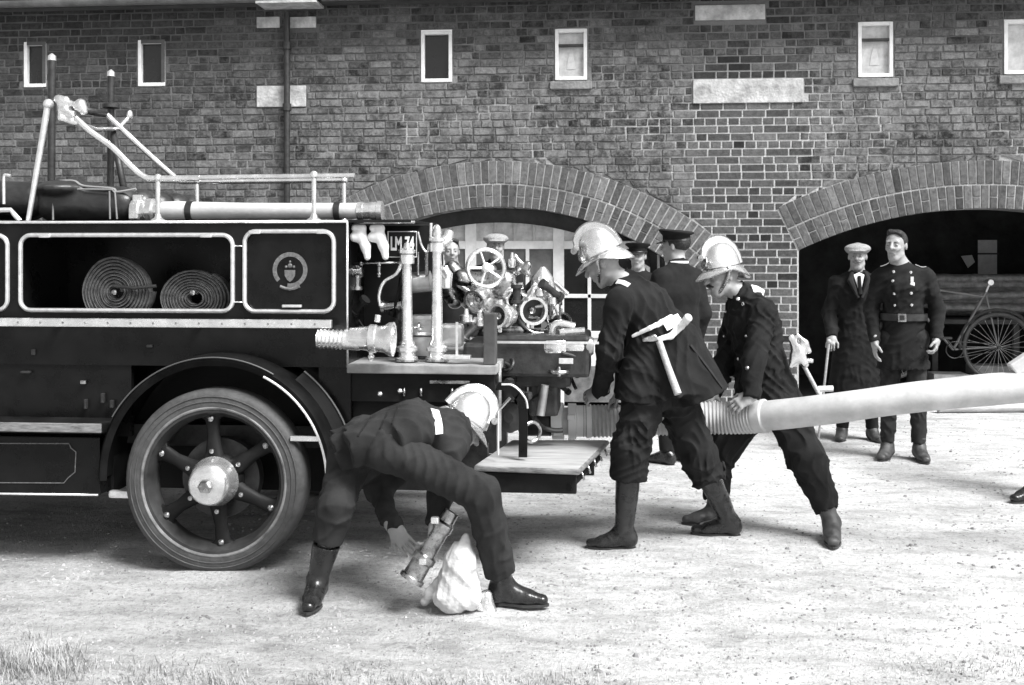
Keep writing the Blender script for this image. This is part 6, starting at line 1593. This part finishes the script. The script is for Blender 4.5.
onlooker(452, 252, 9.55, R(-20), R(15), 'bareheaded man looking on between the brass column and the hand wheel', None, 'parted', seed=41)
onlooker(496, 247, 9.75, R(0), R(10), 'man in a pale flat cap watching from behind the brass hand wheel', 'pale', None, seed=45)
onlooker(638, 257, 9.9, R(-10), R(-12), 'man in dark peaked cap facing us just behind the stooping helmet', 'peaked', None, seed=51)
J, r_ = onlooker(677, 247, 8.3, R(-140), R(-118), 'man in peaked cap and dark coat with his back turned, between the two brass helmets', 'peaked', 'short', seed=55, bulk=1.12)
f, u, r = headf(J)
m = MB(); c = J['neck']+V3(0, 0, .035); m.torus(c, V3(0, 0, 1), .066, .011, 24, 8); m.build('shirt_collar', M_SHIRT, r_)

# helper just outside the right edge whose boot shows at the edge of the picture
gp = gr(1042, 498)
J = standing(gp.x+.22, gp.y+.02, R(-75), 1.74)
for k_, dx_ in (('kn', -.17), ('an', -.32), ('toe', -.32)): J[k_][1] = J[k_][1]+V3(dx_, 0, 0)
W = J['W']; f, l = J['fwd'], J['l']
r_ = make_root(J, 'man at the right edge of the view, only the toe of his boot showing', .009)
face_extras(J, r_, M_HAIR, None, None); peaked_cap(J, r_); tunic(J, r_, M_WOOL, .011, .006, 61); trousers(J, r_, M_WOOL, .011, .006, 62, hem=.9, bulk=.85); boots(J, r_, M_BOOT, .8, vox=.008, shaft=.85)

# ---------------------------------------------------------------- what the bending man handles: canvas bag and brass fitting
s = SDF(.006); YB_ = 4.80
def B(px, py, dy=0): return at(px, py, YB_+dy)
s.chain([B(466, 536), B(461, 560), B(452, 598)], [.018, .062, .070], k=.03, flat=((0, 1, 0), .8)); s.cap(B(462, 556), B(468, 590, .02), .05, .055, k=.03); s.cap(B(440, 598), B(470, 600), .035, .045, k=.03); s.chain([B(452, 560), B(425, 602, .08)], [.022, .022], k=.03)
V, F = s.build(wr=.017, seed=71, wfreq=62); V[:, 2] = np.maximum(V[:, 2], .002)
o = obj_np('canvas_bag', V, F, M_CANVAS, origin=(B(455, 600).x, YB_, 0)); tag(o, 'slumped white canvas bag on the ground under the hands of the bending fireman', 'bag')
br = bpy.data.objects.new('brass_nozzle', None); br.location = B(430, 560, -.04); link(br, None); tag(br, 'shiny brass nozzle held slanting down in the hands of the bending fireman', 'nozzle')
a, b = B(452, 512, .04), B(411, 580, -.02); d = (b-a).normalized(); L = (b-a).length
m = MB(); m.lathe(a, d, [(0, .02), (.0, .034), (.05, .036), (.06, .045), (.09, .045), (.10, .038), (L*.62, .040), (L*.64, .054), (L*.72, .054), (L*.74, .046), (L*.94, .048), (L*.95, .058), (L, .058), (L, .04), (L*.9, .036)], 26, cap=False); m.build('barrel', M_BRASSD, br)
m = MB(); m.lathe(a+d*L*.9, d, [(0, .038), (.002, .001)], 18); m.build('bore', M_IRON, br)
for px, py in ((435, 520), (423, 561)):
    m = MB(); m.bbox(B(px, py, -.07), (.035, .03, .03), bev=.008); m.build('lug', M_HELM, br)
s = SDF(.004); s.cap(B(486, 596, .05), B(490, 612, .05), .028, .03, k=.012); s.cap(B(478, 606, .04), B(486, 610, .04), .02, .02, k=.01); s.ell(B(487, 603, 0), (.012, .03, .012), k=.006, op='-')
V, F = s.build(wr=.004, seed=9, wfreq=60); V[:, 2] = np.maximum(V[:, 2], .002); o = obj_np('hose_adapter', V, F, M_HELM, origin=(B(486, 610).x, YB_+.05, 0)); tag(o, 'small brass hose adapter lying between the white bag and the boot', 'fitting')
m = MB(); m.bbox(at(1021, 364, 5.84), (.11, .06, .07), Matrix.Rotation(R(-35), 3, 'Y'), bev=.008); tag(m.build('wooden_mallet', mat('mallet_wood', .5, .6, var=.2), None), 'pale wooden block resting on the hose at the right edge', 'block')
